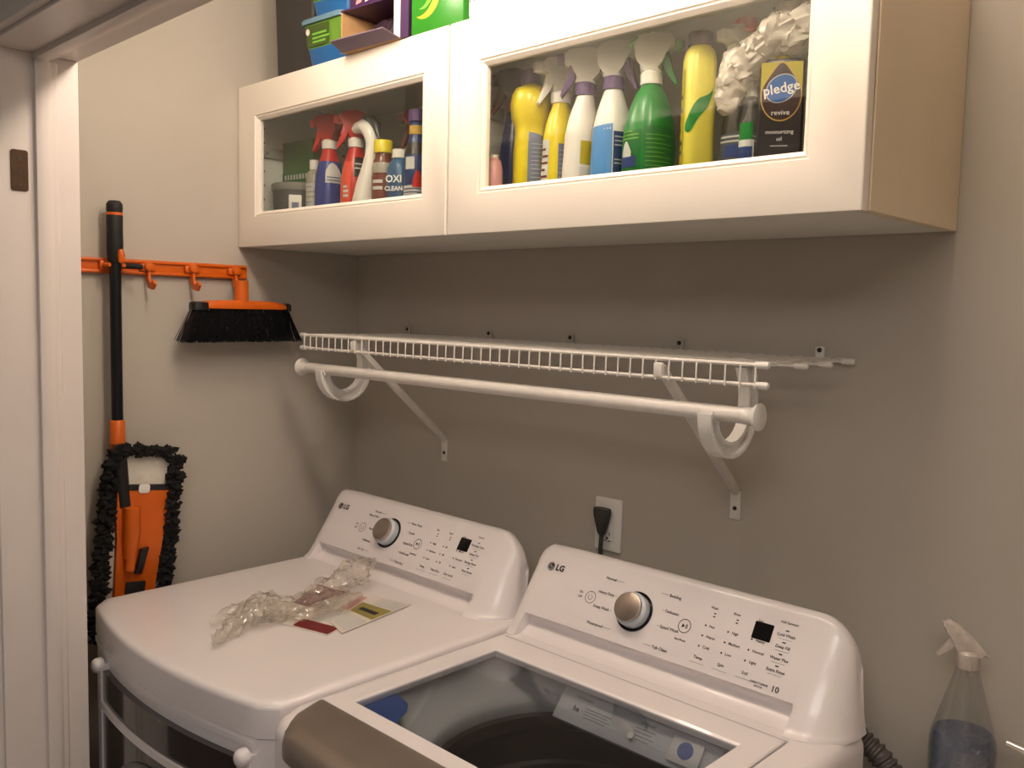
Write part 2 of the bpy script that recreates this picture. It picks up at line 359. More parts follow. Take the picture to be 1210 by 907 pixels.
def lettering(xl, parent, washer):
    mb = MB(); nrm = 0.0065
    def tx(u, s, txt, sz=nrm, al='CENTER'): text_into(mb, txt, sz*1.12, panelM(xl, u, s), inkm, al, 0.00012)
    def bar(u0, s0, u1, s1, wd=0.0006):
        a = Vector((u0, s0*PL)); b = Vector((u1, s1*PL)); d = (b-a).normalized(); n = Vector((-d.y, d.x))*wd/2
        M = panelM(xl, 0, 0); mb.poly([(a-n).to_3d(), (b-n).to_3d(), (b+n).to_3d(), (a+n).to_3d()], [(0, 1, 2, 3)], inkm, M)
    def ringp(u, s, r0, r1, a0=0, a1=360, n=28):
        M = panelM(xl, u, s); vs = []; fs = []
        for i in range(n+1):
            a = math.radians(a0+(a1-a0)*i/n); vs += [(r0*math.cos(a), r0*math.sin(a), 0), (r1*math.cos(a), r1*math.sin(a), 0)]
        for i in range(n): fs.append((2*i, 2*i+1, 2*i+3, 2*i+2))
        mb.poly(vs, fs, inkm, M)
    text_into(mb, 'LG', 0.017, panelM(xl, 0.068, 0.77), inkm, 'LEFT', 0.0007)
    # power and start/pause buttons
    ringp(0.172, 0.49, 0.0108, 0.0119); ringp(0.172, 0.49, 0.0040, 0.0050, 130, 410); bar(0.172, 0.51, 0.172, 0.545)
    tx(0.148, 0.53, 'On', 0.006); tx(0.148, 0.46, 'Off', 0.006)
    ringp(0.381, 0.49, 0.0112, 0.0125)
    M = panelM(xl, 0.381, 0.49); mb.poly([(-0.005, -0.004, 0), (-0.005, 0.004, 0), (0.001, 0, 0)], [(0, 1, 2)], inkm, M)
    for q in (0.0022, 0.0046): mb.poly([(q, -0.004, 0), (q+0.0013, -0.004, 0), (q+0.0013, 0.004, 0), (q, 0.004, 0)], [(0, 1, 2, 3)], inkm, M)
    tx(0.381, 0.30, 'Start/Pause', 0.0045)
    L = (('Normal', .215, .83), ('Heavy Duty', .222, .61), ('Deep Wash', .222, .39), ('Waterproof', .222, .14)) if washer else (('Normal', .215, .85), ('Heavy Duty', .212, .76), ('Bedding', .222, .51), ('Delicates', .222, .28), ('Air Dry', .215, .10))
    Rr = (('Bedding', .333, .83), ('Delicates', .335, .61), ('Speed Wash', .335, .39), ('Tub Clean', .333, .10)) if washer else (('Perm. Press', .333, .81), ('Towels', .335, .64), ('Speed Dry', .335, .44), ('Small Load', .335, .26), ('Time Dry', .333, .08))
    for a, u, s in L: tx(u, s, a, 0.0068, 'RIGHT'); bar(u+0.002, s, u+0.018 if abs(s-.48) > .3 else u+0.006, s)
    for a, u, s in Rr: tx(u, s, a, 0.0068, 'LEFT'); bar(u-0.018 if abs(s-.48) > .3 else u-0.006, s, u-0.002, s)
    cols = ((.425, ('Hot', 'Warm', 'Cold'), 'Temp.'), (.468, ('High', 'Medium', 'Low'), 'Spin'), (.512, ('Heavy', 'Normal', 'Light'), 'Soil')) if washer else ((.425, ('High', 'Medium', 'Low'), 'Temp.'), (.468, ('60', '40', '20'), 'Time Dry'), (.512, ('More', 'Normal', 'Less'), 'Dry Level'))
    for u, its, hd in cols:
        tx(u, .83, ('Wash', 'Rinse', 'Spin')[cols.index((u, its, hd))] if washer else ('Dry', 'Cool', 'End')[cols.index((u, its, hd))], 0.0052)
        for q in (.76, .72): mb.poly([(-0.002, -0.001, 0), (0.002, -0.001, 0), (0.002, 0.001, 0), (-0.002, 0.001, 0)], [(0, 1, 2, 3)], inkm, panelM(xl, u+0.004, q))
        for k, a in enumerate(its):
            tx(u+0.001, .58-.14*k, a, 0.0058, 'LEFT'); ringp(u-0.006, .58-.14*k, 0.00001, 0.0017, n=10)
        tx(u, .15, hd, 0.0064); bar(u-.014, .08, u+.014, .08, 0.0004)
    for k, a in enumerate(('Cold Wash', 'Deep Fill', 'Water Plus', 'Extra Rinse') if washer else ('Wrinkle Care', 'Damp Dry', 'Energy Saver', 'Flow Sense')):
        tx(.560, .74-.15*k, a, 0.0062); mb.poly([(-0.003, -0.001, 0), (0.003, -0.001, 0), (0.003, 0.001, 0), (-0.003, 0.001, 0)], [(0, 1, 2, 3)], inkm, panelM(xl, .560, .80-.15*k)); bar(.548, .69-.15*k, .572, .69-.15*k, 0.0004)
    tx(.560, .90, 'Add Garment' if washer else 'Custom', 0.0048)
    if washer:
        tx(.540, .085, 'DIRECT DRIVE', 0.0042); tx(.540, .045, 'MOTOR', 0.0035); text_into(mb, '10', 0.014, panelM(xl, .568, .075), inkm, 'CENTER', 0.0002)
    mb.build('printed_lettering', None, parent, 0)['kind'] = 'stuff'
    # emblem left of the letters
    em = MB(); M = panelM(xl, 0.055, 0.77, 0.0005)
    em.lathe([(0.0085, 0), (0.0085, 0.0003), (0.0001, 0.0003)], 24, inkm, M)
    M = panelM(xl, 0.055, 0.77, 0.0011)
    vs = []; fs = []
    for i in range(21):
        a = math.radians(75+285*i/20); vs += [(0.0062*math.cos(a), 0.0062*math.sin(a), 0), (0.0070*math.cos(a), 0.0070*math.sin(a), 0)]
    for i in range(20): fs.append((2*i, 2*i+1, 2*i+3, 2*i+2))
    em.poly(vs, fs, inkw, M)
    for a, b in (((-0.0006, -0.003), (0.0002, 0.0035)), ((-0.0006, -0.003), (0.0022, -0.0022)), ((0.002, -0.0004), (0.0066, 0.0004))):
        em.poly([(a[0], a[1], 0), (b[0], a[1], 0), (b[0], b[1], 0), (a[0], b[1], 0)], [(0, 1, 2, 3)], inkw, M)
    em.poly([(-0.0036+0.0009*math.cos(q*PI/4), 0.0016+0.0009*math.sin(q*PI/4), 0) for q in range(8)], [tuple(range(8))], inkw, M)
    em.build('logo_emblem', None, parent, 0)
def knob(xl, parent, u, s):
    M = panelM(xl, u, s, 0.0003) @ Matrix.Diagonal((1.22, 1.22, 1.1, 1))
    k = MB().lathe([(0.026, 0), (0.026, 0.014), (0.0225, 0.0175), (0.0215, 0.0178)], 40, knobring, M, cap=(True, True)).build('dial', None, parent, 40)
    MB().lathe([(0.0305, 0), (0.0305, 0.0012), (0.0285, 0.0012)], 40, blackgl, M).build('bezel', None, k, 40)
    MB().lathe([(0.0215, 0.017), (0.0225, 0.024), (0.0220, 0.0255), (0.0205, 0.0262), (0.0001, 0.0264)], 40, knobm, M).build('knob_cap', None, k, 40)
def display(xl, parent):
    M = panelM(xl, 0.520, 0.71, 0.0003)
    MB().prism(rrect(-0.0165, 0.0165, -0.0145, 0.0145, 0.0015, 2), 0, 0.0006, blackgl, M=M).build('display', None, parent, 30)

# ---- dryer
XD = 0.145; DW = 0.703
dry = thing('dryer', 'white front-loading dryer with crumpled plastic lying on its top', 'dryer', (0, 0, 0))
def slab(x0, x1, yb, yf, bow, r, z0, z1, rad):
    rg = []
    for z, i_ in ((z0, 0.002), (z0+0.002, 0), (z1-rad, 0), (z1-rad*0.62, rad*0.07), (z1-rad*0.3, rad*0.28), (z1-rad*0.1, rad*0.6), (z1, rad*1.15), (z1+0.0006, rad*1.9)):
        rg.append([(x, y, z) for x, y in bowed(x0, x1, yb, yf, bow, r, 26, i_)])
    return rg
MB().rings(slab(XD, XD+DW, -0.174, -0.785, 0.050, 0.018, 0.908, T, 0.013)).build('top_cover', enamel, dry, 40)
bd = MB().rings([[(x, y, z) for x, y in bowed(XD+0.002, XD+DW-0.002, -0.178, -0.783, 0.048, 0.018, 26)] for z in (0.02, 0.907)])
bd.build('body', enamel, dry, 40)
console(XD, dry); lettering(XD, dry, False); knob(XD, dry, 0.272, 0.53); display(XD, dry)
def front_y(x, off=0):
    u = (x-XD)/DW; return -0.783-0.048*(1-(2*u-1)**2)-off
def front_strip(mb, x0, x1, z0, z1, o0, o1, m=None, n=18, yf=None):
    yf = yf or front_y
    xs = [x0+(x1-x0)*i/n for i in range(n+1)]
    rg = [[(x, yf(x, o0), z0), (x, yf(x, o1), z0), (x, yf(x, o1), z1), (x, yf(x, o0), z1)] for x in xs]
    mb.rings(rg, m)
# ridge under the top, door with white frame, dark insert and handle recess
rm = MB(); front_strip(rm, XD+0.03, XD+DW-0.03, 0.893, 0.9035, -0.004, 0.004); rm.build('front_ridge', enamel, dry, 40)
x0, x1 = XD+0.150, XD+DW-0.055
dd = MB(); front_strip(dd, x0, x1, 0.32, 0.872, -0.002, 0.012); dd = dd.build('door', mat('dark_door_glass', (48, 40, 38), 0.12, var=0.05, coat=0.5), dry, 40)
for a, b in ((x0-0.028, x0), (x1, x1+0.028)):
    f = MB(); front_strip(f, a, b, 0.30, 0.885, -0.002, 0.016, n=4); f.build('door_frame', enamel, dd, 40)
f = MB(); front_strip(f, x0, x1, 0.798, 0.812, 0.0, 0.017); f.build('door_frame', enamel, dd, 40)
f = MB(); front_strip(f, x0, x1, 0.30, 0.32, -0.002, 0.016); f.build('door_frame', enamel, dd, 40)
for xx in (x0-0.014, x1+0.014):
    MB().lathe([(0.015, -0.004), (0.015, 0.006), (0.0125, 0.012), (0.007, 0.0155), (0.0001, 0.0165)], 20, M=Matrix.Translation((xx, front_y(xx, 0.014), 0.880)) @ Matrix.Rotation(PI/2, 4, 'X')).build('door_cap', enamel, dd, 50)
MB().rings([[((x0+x1)/2+r*math.cos(2*PI*i/40), front_y((x0+x1)/2+r*math.cos(2*PI*i/40), o), 0.57+r*math.sin(2*PI*i/40)) for i in range(40)] for r, o in ((0.20, 0.011), (0.20, 0.017), (0.18, 0.017), (0.175, 0.0135), (0.175, 0.0121))], cap=(False, False)).build('window_ring', greyp, dd, 40)
for xx in (XD+0.06, XD+WID-0.06):
    for yy in (-0.25, -0.72): MB().lathe([(0.018, 0), (0.018, 0.02)], 12, M=Matrix.Translation((xx, yy, 0))).build('foot', blackp, dry)

# ---- washer
XA = 0.860; XB = XA+WID
was = thing('washer', 'white top-loading washer with glass lid and taupe lid handle', 'washer', (0, 0, 0))
def wf_y(x, off=0):
    u = (x-XA)/WID; return -0.800-0.030*(1-(2*u-1)**2)-off
MB().rings([[(x, y, z) for x, y in bowed(XA+0.002, XB-0.002, -0.178, -0.79, 0.03, 0.05, 26)] for z in (0.02, 0.845)], cap=(True, False)).build('body', enamel, was, 40)
# deck: ring around the lid well (outer bowed outline, inner well)
wx0, wx1, wy0 = XA+0.024, XA+0.618, -0.286
NB = 40
def deck_outer(inset):
    o = bowed(XA, XB, -0.174, -0.800, 0.030, 0.045, NB, inset); return o
def deck_pts():
    rg = []
    inner = [(wx0+(wx1-wx0)*i/NB, None) for i in range(NB+1)]
    def inn(z, d=0.0):
        # front of the well lies under the handle, inside the bowed front
        fr = [(x, -0.718, z) for x, _ in inner]
        return fr+[(wx1, wy0, z), (wx0, wy0, z)]
    def out(z, i_): return [(x, y, z) for x, y in deck_outer(i_)]
    return [inn(0.85), out(0.85, 0.002), out(0.852, 0), out(0.942, 0), out(0.952, 0.0012), out(0.9625, 0.006), out(0.9675, 0.012), out(T, 0.020), inn(T), inn(0.85)]
def deck_cut():
    return deck_pts()
MB().rings(deck_pts(), cap=(False, False)).build('deck', enamel, was, 40)
console(XA, was); lettering(XA, was, True); knob(XA, was, 0.275, 0.48); display(XA, was)
# tub cover inside the well, round opening
CX, CY, RR = 1.203, -0.462, 0.235
N = 72
def sq(z, x0, x1, y0, y1):
    out = []
    for i in range(N):
        a = 2*PI*i/N; c, s_ = math.cos(a), math.sin(a)
        k = min((x1-CX)/c if c > 1e-6 else ((x0-CX)/c if c < -1e-6 else 9), (y1-CY)/s_ if s_ > 1e-6 else ((y0-CY)/s_ if s_ < -1e-6 else 9))
        out.append((CX+k*c, CY+k*s_, z))
    return out
def cir(r, z): return [(CX+r*math.cos(2*PI*i/N), CY+r*math.sin(2*PI*i/N), z) for i in range(N)]
a0, a1, b0, b1 = wx0+0.003, wx1-0.003, -0.7165, wy0-0.003
def mixr(A, B, t, z): return [(p[0]*(1-t)+q[0]*t, p[1]*(1-t)+q[1]*t, z) for p, q in zip(A, B)]
S, C_ = sq(0, a0, a1, b0, b1), cir(RR, 0)
MB().rings([sq(0.952, a0, a1, b0, b1), mixr(S, C_, 0.12, 0.950), mixr(S, C_, 0.3, 0.940), mixr(S, C_, 0.6, 0.918), mixr(S, C_, 0.85, 0.905), cir(RR, 0.898), cir(RR-0.004, 0.89), cir(RR-0.004, 0.86), cir(RR+0.004, 0.855)], cap=(False, False)).build('tub_cover', mat('tub_cover_plastic', (214, 212, 208), 0.3, var=0.02), was, 60)
tb = MB().rings([cir(RR+0.012, 0.872), cir(RR-0.0075, 0.872), cir(RR-0.012, 0.868), cir(RR-0.014, 0.845), cir(RR-0.004, 0.835), cir(RR-0.002, 0.78), cir(RR-0.008, 0.775), cir(RR-0.008, 0.765), cir(RR-0.002, 0.76), cir(RR-0.002, 0.70), cir(RR-0.006, 0.695), cir(RR-0.006, 0.685), cir(RR-0.002, 0.68), cir(RR-0.002, 0.42), cir(RR-0.03, 0.38), cir(0.001, 0.375)], cap=(False, False)).build('tub', tubm, was, 40)
MB().lathe([(0.17, 0.384), (0.16, 0.40), (0.10, 0.405), (0.05, 0.43), (0.03, 0.45), (0.0001, 0.452)], 32, M=Matrix.Translation((CX, CY, 0))).build('wash_plate', tubm, tb, 40)
# dispenser panel at the back of the well with print and round blue mark
dp = MB()
rg = []
for x in (1.085, 1.09, 1.395, 1.40):
    rg.append([(x, -0.300, 0.951), (x, -0.332, 0.951), (x, -0.338, 0.948), (x, -0.375, 0.905), (x, -0.372, 0.900), (x, -0.300, 0.900)])
dpo = dp.rings(rg).build('dispenser_panel', mat('dispenser_plastic', (204, 204, 206), 0.25, var=0.03), was, 40)
e1 = Vector((0, 0.037, 0.043)).normalized(); n1 = Vector((0, -e1.z, e1.y))
def dpM(x, s, hh=0.0008):
    o = Vector((x, -0.375, 0.905))+e1*s+n1*hh
    return Matrix(((1, 0, 0, o.x), (0, e1.y, n1.y, o.y), (0, e1.z, n1.z, o.z), (0, 0, 0, 1)))
tm = MB()
text_into(tm, 'DETERGENT', 0.006, dpM(1.135, 0.046), inkm); text_into(tm, 'SOFTENER', 0.006, dpM(1.265, 0.046), inkm); text_into(tm, 'he', 0.013, dpM(1.125, 0.026), inkm, bold=0.0005)
for k in range(4): tm.poly([(0, 0, 0), (0.055-0.007*(k % 2), 0, 0), (0.055-0.007*(k % 2), 0.0012, 0), (0, 0.0012, 0)], [(0, 1, 2, 3)], greyp, dpM(1.143, 0.032-0.005*k))
for k in range(4): tm.poly([(0, 0, 0), (0.04-0.006*(k % 2), 0, 0), (0.04-0.006*(k % 2), 0.0012, 0), (0, 0.0012, 0)], [(0, 1, 2, 3)], greyp, dpM(1.245, 0.036-0.006*k))
tm.build('printed_lettering', None, dpo, 0)['kind'] = 'stuff'
MB().prism(rrect(-0.028, 0.028, -0.020, 0.020, 0.004, 3), 0, 0.006, plasticw, bev=0.001, M=dpM(1.345, 0.028, 0.0002)).build('latch_block', None, dpo, 30)
blu = mat('blue_sticker', (70, 104, 176), 0.4, var=0.08)
MB().lathe([(0.0135, 0), (0.0135, 0.0006), (0.0001, 0.0006)], 24, blu, dpM(1.345, 0.030, 0.0062)).build('round_sticker', None, dpo, 30)
MB().lathe([(0.006, 0), (0.006, 0.0045), (0.0055, 0.0058), (0.0001, 0.006)], 16, plasticw, dpM(1.245, 0.020, 0.0002)).build('dispenser_cap', None, dpo, 40)
# lid: white frame, glass, taupe handle along the bowed front
gx0, gx1, gy0, gy1 = 0.924, 1.430, -0.676, -0.354
lid = MB()
lx0, lx1, ly1, ly0 = wx0+0.003, wx1-0.003, wy0-0.006, -0.712
def rr4(x0, x1, y0, y1, z): return [(x0, y0, z), (x1, y0, z), (x1, y1, z), (x0, y1, z)]
lid.rings([rr4(gx0, gx1, gy0, gy1, 0.958), rr4(lx0, lx1, ly0, ly1, 0.958), rr4(lx0, lx1, ly0, ly1, 0.9705), rr4(lx0+0.002, lx1-0.002, ly0+0.001, ly1-0.002, 0.9725), rr4(gx0-0.004, gx1+0.004, gy0-0.004, gy1+0.004, 0.9725), rr4(gx0, gx1, gy0, gy1, 0.9695), rr4(gx0, gx1, gy0, gy1, 0.958)], cap=(False, False))
lo = lid.build('lid', enamel, was, 25)
MB().box((gx0+0.0005, gy0+0.0005, 0.962), (gx1-0.0005, gy1-0.0005, 0.967)).build('glass_pane', lidg, lo, 0)
hm = MB(); rg = []
n = 60
for i in range(n+1):
    x = lx0+(lx1-lx0)*i/n
    yf = wf_y(x, -0.002); e = min(i, n-i)/n*(lx1-lx0)
    c = max(0, 1-e/0.06); yf += 0.075*(1-math.sqrt(max(0, 1-c*c)))
    k = 1-math.sqrt(max(0, 1-c*c))
    rg.append([(x, ly0-0.0005, 0.960), (x, ly0-0.0005, 0.9728), (x, ly0-0.006, 0.9745), (x, ly0*0.6+yf*0.4, 0.9745), (x, ly0*0.25+yf*0.75, 0.9725), (x, yf+0.004, 0.9685+0.004*k), (x, yf-0.004, 0.961+0.010*k), (x, yf-0.0085, 0.947+0.022*k), (x, yf-0.009, 0.930+0.037*k), (x, yf-0.003, 0.927+0.038*k), (x, yf+0.012, 0.932+0.03*k)])
hm.rings(rg).build('lid_handle', taupe, lo, 50)
# pale blue protective film corner inside the well
MB().prism([(0.900, -0.690), (1.045, -0.690), (1.020, -0.672), (1.0, -0.648), (0.985, -0.618), (0.965, -0.600), (0.930, -0.592), (0.900, -0.59)], 0.9562, 0.9570).build('blue_film', blu, was, 0)
for xx in (XA+0.06, XB-0.06):
    for yy in (-0.25, -0.72): MB().lathe([(0.018, 0), (0.018, 0.02)], 12, M=Matrix.Translation((xx, yy, 0))).build('foot', blackp, was)

# ------------------------------------------------------------------ wire shelf with hanging rod
SX0, SX1, SY, SZ = 0.206, 1.427, -0.31, 1.533
sh = thing('wire_shelf', 'white wire closet shelf on diagonal braces above the machines', 'shelf', (0, 0, 0))
for nm, y, z, xa, xb, r in (('front_wire', SY, SZ, SX0, SX1-0.006, 0.0031), ('front_wire', SY, SZ-0.030, SX0, SX1-0.006, 0.0031), ('middle_wire', -0.205, SZ-0.004, SX0, SX1+0.004, 0.0026), ('middle_wire', -0.11, SZ-0.004, SX0, SX1, 0.0026), ('back_wire', -0.012, SZ-0.002, SX0, SX1-0.004, 0.0031)):
    wq = MB().tube([(xa, y, z), (xb, y, z)], r, 8).build(nm, wirew, sh)
    for xx, d in ((xa, -1), (xb, 1)):
        MB().lathe([(r*1.7, -0.014), (r*1.9, 0.004), (r*1.4, 0.008), (0.0001, 0.009)], 12, M=Matrix.Translation((xx, y, z)) @ Matrix.Rotation(d*PI/2, 4, 'Y')).build('end_cap', plasticw, wq, 50)
c0 = MB().tube([(0, -0.006, SZ+0.002), (0, SY+0.006, SZ+0.002), (0, SY-0.0035, SZ-0.003), (0, SY-0.004, SZ-0.034)], 0.0015, 6).build('cross_wire', wirew, sh)
n = 47
c0.location.x = SX0+0.012
for k in range(1, n+1):
    c = copy_obj(c0, sh); c.location.x = SX0+0.012+(SX1-SX0-0.030)*k/n
for xx in (0.232, 0.537, 0.792, 1.075, 1.365):
    cl = MB().prism(rrect(-0.008, 0.008, -0.016, 0.014, 0.006, 4), 0, 0.007, M=Matrix.Translation((xx, -0.0005, SZ+0.008)) @ Matrix.Rotation(PI/2, 4, 'X'), bev=0.0015)
    cl.tube([(xx, -0.007, SZ-0.006), (xx, -0.015, SZ-0.009), (xx, -0.02, SZ-0.002)], 0.003, 6)
    co = cl.build('wall_clip', plasticw if xx > 1.3 else MATS['wall_paint'], sh, 50)
    MB().lathe([(0.0045, 0), (0.004, 0.0022), (0.0001, 0.003)], 12, M=Matrix.Translation((xx, -0.0075, SZ+0.015)) @ Matrix.Rotation(PI/2, 4, 'X')).build('screw', darkscrew, co)
for xx, xt in ((0.380, 0.412), (1.211, 1.236)):
    b = MB()
    A, B = Vector((xt, -0.306, 1.512)), Vector((xx, -0.004, 1.266))
    b.tube([A, B], 0, flat=(0.012, 0.003)); b.tube([A+Vector((0.006, 0.0, 0.006)), B+Vector((0.006, 0, 0.006))], 0, flat=(0.003, 0.013))
    bo = b.build('diagonal_brace', wirew, sh, 30)
    MB().box((xx-0.011, -0.003, 1.216), (xx+0.011, -0.0002, 1.272), bev=0.001).build('brace_foot', wirew, bo, 30)
    MB().lathe([(0.0042, 0), (0.0036, 0.002), (0.0001, 0.0028)], 12, M=Matrix.Translation((xx, -0.0032, 1.238)) @ Matrix.Rotation(PI/2, 4, 'X')).build('screw', darkscrew, bo)
    MB().box((xt-0.008, SY-0.0055, SZ-0.030), (xt+0.008, SY+0.004, SZ-0.006), bev=0.002).build('brace_hook', wirew, bo, 30)
rod = thing('hanging_rod', 'white round closet rod with flared end caps below the wire shelf', 'rod', (0, 0, 0))
RY, RZ, RX0, RX1 = -0.29, 1.4534, 0.176, 1.403
MB().lathe([(0.0128, RX0+0.006), (0.0128, RX1-0.006)], 24, M=Matrix.Translation((0, RY, RZ)) @ Matrix.Rotation(PI/2, 4, 'Y')).build('rod_tube', wirew, rod, 50)
for xx, d in ((RX0, -1), (RX1, 1)):
    MB().lathe([(0.0138, -0.022), (0.0145, -0.006), (0.0205, 0.000), (0.0215, 0.004), (0.018, 0.0055), (0.0001, 0.006)], 28, M=Matrix.Translation((xx, RY, RZ)) @ Matrix.Rotation(d*PI/2, 4, 'Y')).build('end_cap', plasticw, rod, 50)
# hook shaped rod carriers hanging from the shelf
for xx, lab in ((0.275, 'left white plastic rod hook hanging from the wire shelf near the corner'), (1.325, 'right white plastic rod hook hanging from the shelf end, holding the rod')):
    hk = thing('rod_hook', lab, 'hook', (xx, 0, 0), group='rod hooks under the shelf')
    cen = (-0.240, 1.447)
    path = [(0, -0.196, SZ-0.006), (0, -0.186, 1.505), (0, -0.180, 1.475)]
    for k in range(13):
        a = -k*PI/12
        path.append((0, cen[0]+0.060*math.cos(a), cen[1]+0.058*math.sin(a)))
    path.append((0, -0.300, 1.452))
    rg = []
    P_ = [Vector(p) for p in path]
    for i, p in enumerate(P_):
        tt = (P_[min(i+1, len(P_)-1)]-P_[max(0, i-1)]).normalized(); nn = Vector((0, -tt.z, tt.y))
        q = 0.010
        rg.append([p+nn*0.0135+Vector((0.012, 0, 0)), p+nn*0.0135+Vector((-0.012, 0, 0)), p+nn*0.008+Vector((-0.012, 0, 0)), p+nn*0.008+Vector((-0.002, 0, 0)), p-nn*0.008+Vector((-0.002, 0, 0)), p-nn*0.008+Vector((-0.010, 0, 0)), p-nn*0.0135+Vector((-0.010, 0, 0)), p-nn*0.0135+Vector((0.010, 0, 0)), p-nn*0.008+Vector((0.010, 0, 0)), p-nn*0.008+Vector((0.002, 0, 0)), p+nn*0.008+Vector((0.002, 0, 0)), p+nn*0.008+Vector((0.012, 0, 0))])
    MB().rings(rg).build('hook_body', plasticw, hk, 40)
    # cradle ring under the rod and clip over the shelf wire
    MB().rings([[(x, RY+r*math.cos(a), RZ+r*math.sin(a)) for x, r in ((-0.011, 0.0132), (0.011, 0.0132), (0.011, 0.0165), (-0.011, 0.0165))] for a in [math.radians(170+i*200/14) for i in range(15)]]).build('cradle', plasticw, hk, 40)
    MB().box((-0.013, -0.214, SZ-0.010), (0.013, -0.196, SZ+0.0035), bev=0.002).build('shelf_clip', plasticw, hk, 30)

# ------------------------------------------------------------------ outlet with plug and cord
ou = thing('wall_outlet', 'white duplex outlet plate behind the washer with a dark plug', 'outlet', (0.9115, 0, 1.1505))
Mx = Matrix.Rotation(PI/2, 4, 'X')
MB().prism(rrect(-0.035, 0.035, -0.0573, 0.0573, 0.003, 3), 0, 0.006, M=Mx, bev=0.002).build('cover_plate', plasticw, ou, 40)
MB().prism(rrect(-0.0165, 0.0165, -0.0335, 0.0335, 0.002, 2), 0.006, 0.0075, M=Mx, bev=0.0005).build('receptacle', plasticw, ou, 40)
sm = MB()
for sx, hh in ((-0.0065, 0.0085), (0.0065, 0.007)): sm.box((sx-0.001, -0.0079, -0.0195-hh/2), (sx+0.001, -0.0074, -0.0195+hh/2))
sm.lathe([(0.0028, 0.0075), (0.0028, 0.0079)], 10, M=Matrix.Translation((0, 0, -0.029)) @ Mx)
for sx in (-0.004, 0.006): sm.box((sx-0.003, -0.0079, -0.034), (sx+0.003, -0.0075, -0.0355))
sm.build('slots', darkscrew, ou, 0)['kind'] = 'stuff'
pl = thing('power_plug', 'dark grey power plug and cord in the white wall outlet', 'plug', (0.905, -0.0075, 1.170))
pm = MB(); plm = mat('plug_rubber', (58, 56, 56), 0.55, var=0.08)
pm.rings([sup(0.0205, 0.010, 3, 20, 0, -0.011, 0.017), sup(0.0215, 0.0105, 3, 20, 0, -0.011, 0.012), sup(0.0205, 0.0105, 3, 20, 0, -0.011, 0.002), sup(0.015, 0.0095, 2.6, 20, 0, -0.011, -0.018), sup(0.0105, 0.008, 2.4, 20, 0, -0.011, -0.034), sup(0.007, 0.007, 2, 20, 0, -0.011, -0.040)])
pm.build('plug_body', plm, pl, 40)
MB().tube([(0, -0.011, -0.039), (0.0, -0.0135, -0.07), (0.001, -0.012, -0.10), (0.004, -0.014, -0.16), (0.01, -0.02, -0.30)], 0.0048, 10).build('cord', plm, pl, 50)

# ------------------------------------------------------------------ orange tool rail, mop, broom on the left wall
ra = thing('tool_rail', 'orange plastic tool rail with hooks on the left wall', 'rail', (0, 0, 0))
RYA, RYB, RZ0, RZ1 = -0.845, -0.346, 1.6655, 1.7005
Mr = Matrix(((0, 0, 1, 0), (1, 0, 0, 0), (0, 1, 0, 0), (0, 0, 0, 1)))   # prism (y,z) extruded in x
rb = MB().prism(rrect(RYA, RYB, RZ0, RZ1, 0.004, 3), 0.0005, 0.010, M=Mr, bev=0.002)
rbo = rb.build('rail_body', orange, ra, 40)
for z0, z1 in ((RZ1-0.008, RZ1-0.001), (RZ0+0.001, RZ0+0.008)):
    MB().box((0.010, RYA+0.003, z0), (0.016, RYB-0.003, z1), bev=0.002).build('rail_lip', orange, ra, 40)
def rail_hook(y):
    h_ = MB()
    h_.box((0.010, y-0.018, 1.674), (0.021, y+0.018, 1.692), bev=0.004)
    h_.lathe([(0.011, 0), (0.011, 0.012), (0.009, 0.016), (0.0001, 0.017)], 16, M=Matrix.Translation((0.014, y, 1.685)) @ Matrix.Rotation(PI/2, 4, 'Y'))
    h_.tube([(0.018, y, 1.680), (0.020, y, 1.655), (0.028, y, 1.643), (0.044, y, 1.640), (0.052, y, 1.650)], 0, flat=(0.006, 0.016))
    return h_.build('hook', orange, ra, 40)
for y in (-0.604, -0.496, -0.385): rail_hook(y)
HY, HX = -0.688, 0.042
cl = MB()
cl.box((0.010, HY-0.025, 1.672), (0.024, HY+0.025, 1.694), bev=0.003)
for sgn in (-1, 1):
    pts = [(0.020, HY+sgn*0.020, 1.684)]+[(HX-0.004+0.021*math.cos(a), HY+sgn*0.020*math.sin(a)+0, 1.684) for a in (2.2, 1.5, 0.9)]
    cl.tube(pts, [0.006, 0.005, 0.005, 0.0045], 8)
cl.build('grip_clip', orange, ra, 40)
gr = MB().tube([(0.030, HY+0.021, 1.684), (0.045, HY+0.034, 1.683), (0.056, HY+0.056, 1.682)], [0.007, 0.0065, 0.006], 10).build('rubber_arm', rubber, ra, 50)

mop = thing('flat_mop', 'orange flat mop with black fringe and dark handle hung on the left wall', 'mop', (HX, HY, 0))
MB().lathe([(0.0125, 1.290), (0.0125, 1.70)], 20, M=Matrix.Translation((0, 0, 0))).build('handle_tube', darkpole, mop, 50)
MB().lathe([(0.0125, 1.688), (0.0165, 1.694), (0.0175, 1.73), (0.0168, 1.76), (0.0172, 1.792), (0.0165, 1.7935)], 20).build('grip', rubber, mop, 40)
MB().lathe([(0.0168, 1.7932), (0.0168, 1.7985), (0.016, 1.799)], 20).build('grip_band', orange, mop, 40)
MB().lathe([(0.0160, 1.7988), (0.0172, 1.806), (0.0168, 1.818), (0.012, 1.8245), (0.0001, 1.826)], 20).build('grip_cap', rubber, mop, 50)
MB().tube([(0.0165, 0.006, 1.690), (0.019, 0.006, 1.705), (0.0165, 0.006, 1.718)], [0.006, 0.0085, 0.005], 10).build('grip_tongue', orange, mop, 50)
MB().lathe([(0.0128, 1.268), (0.0165, 1.27), (0.0158, 1.335), (0.0128, 1.338)], 20).build('sleeve', orange, mop, 50)
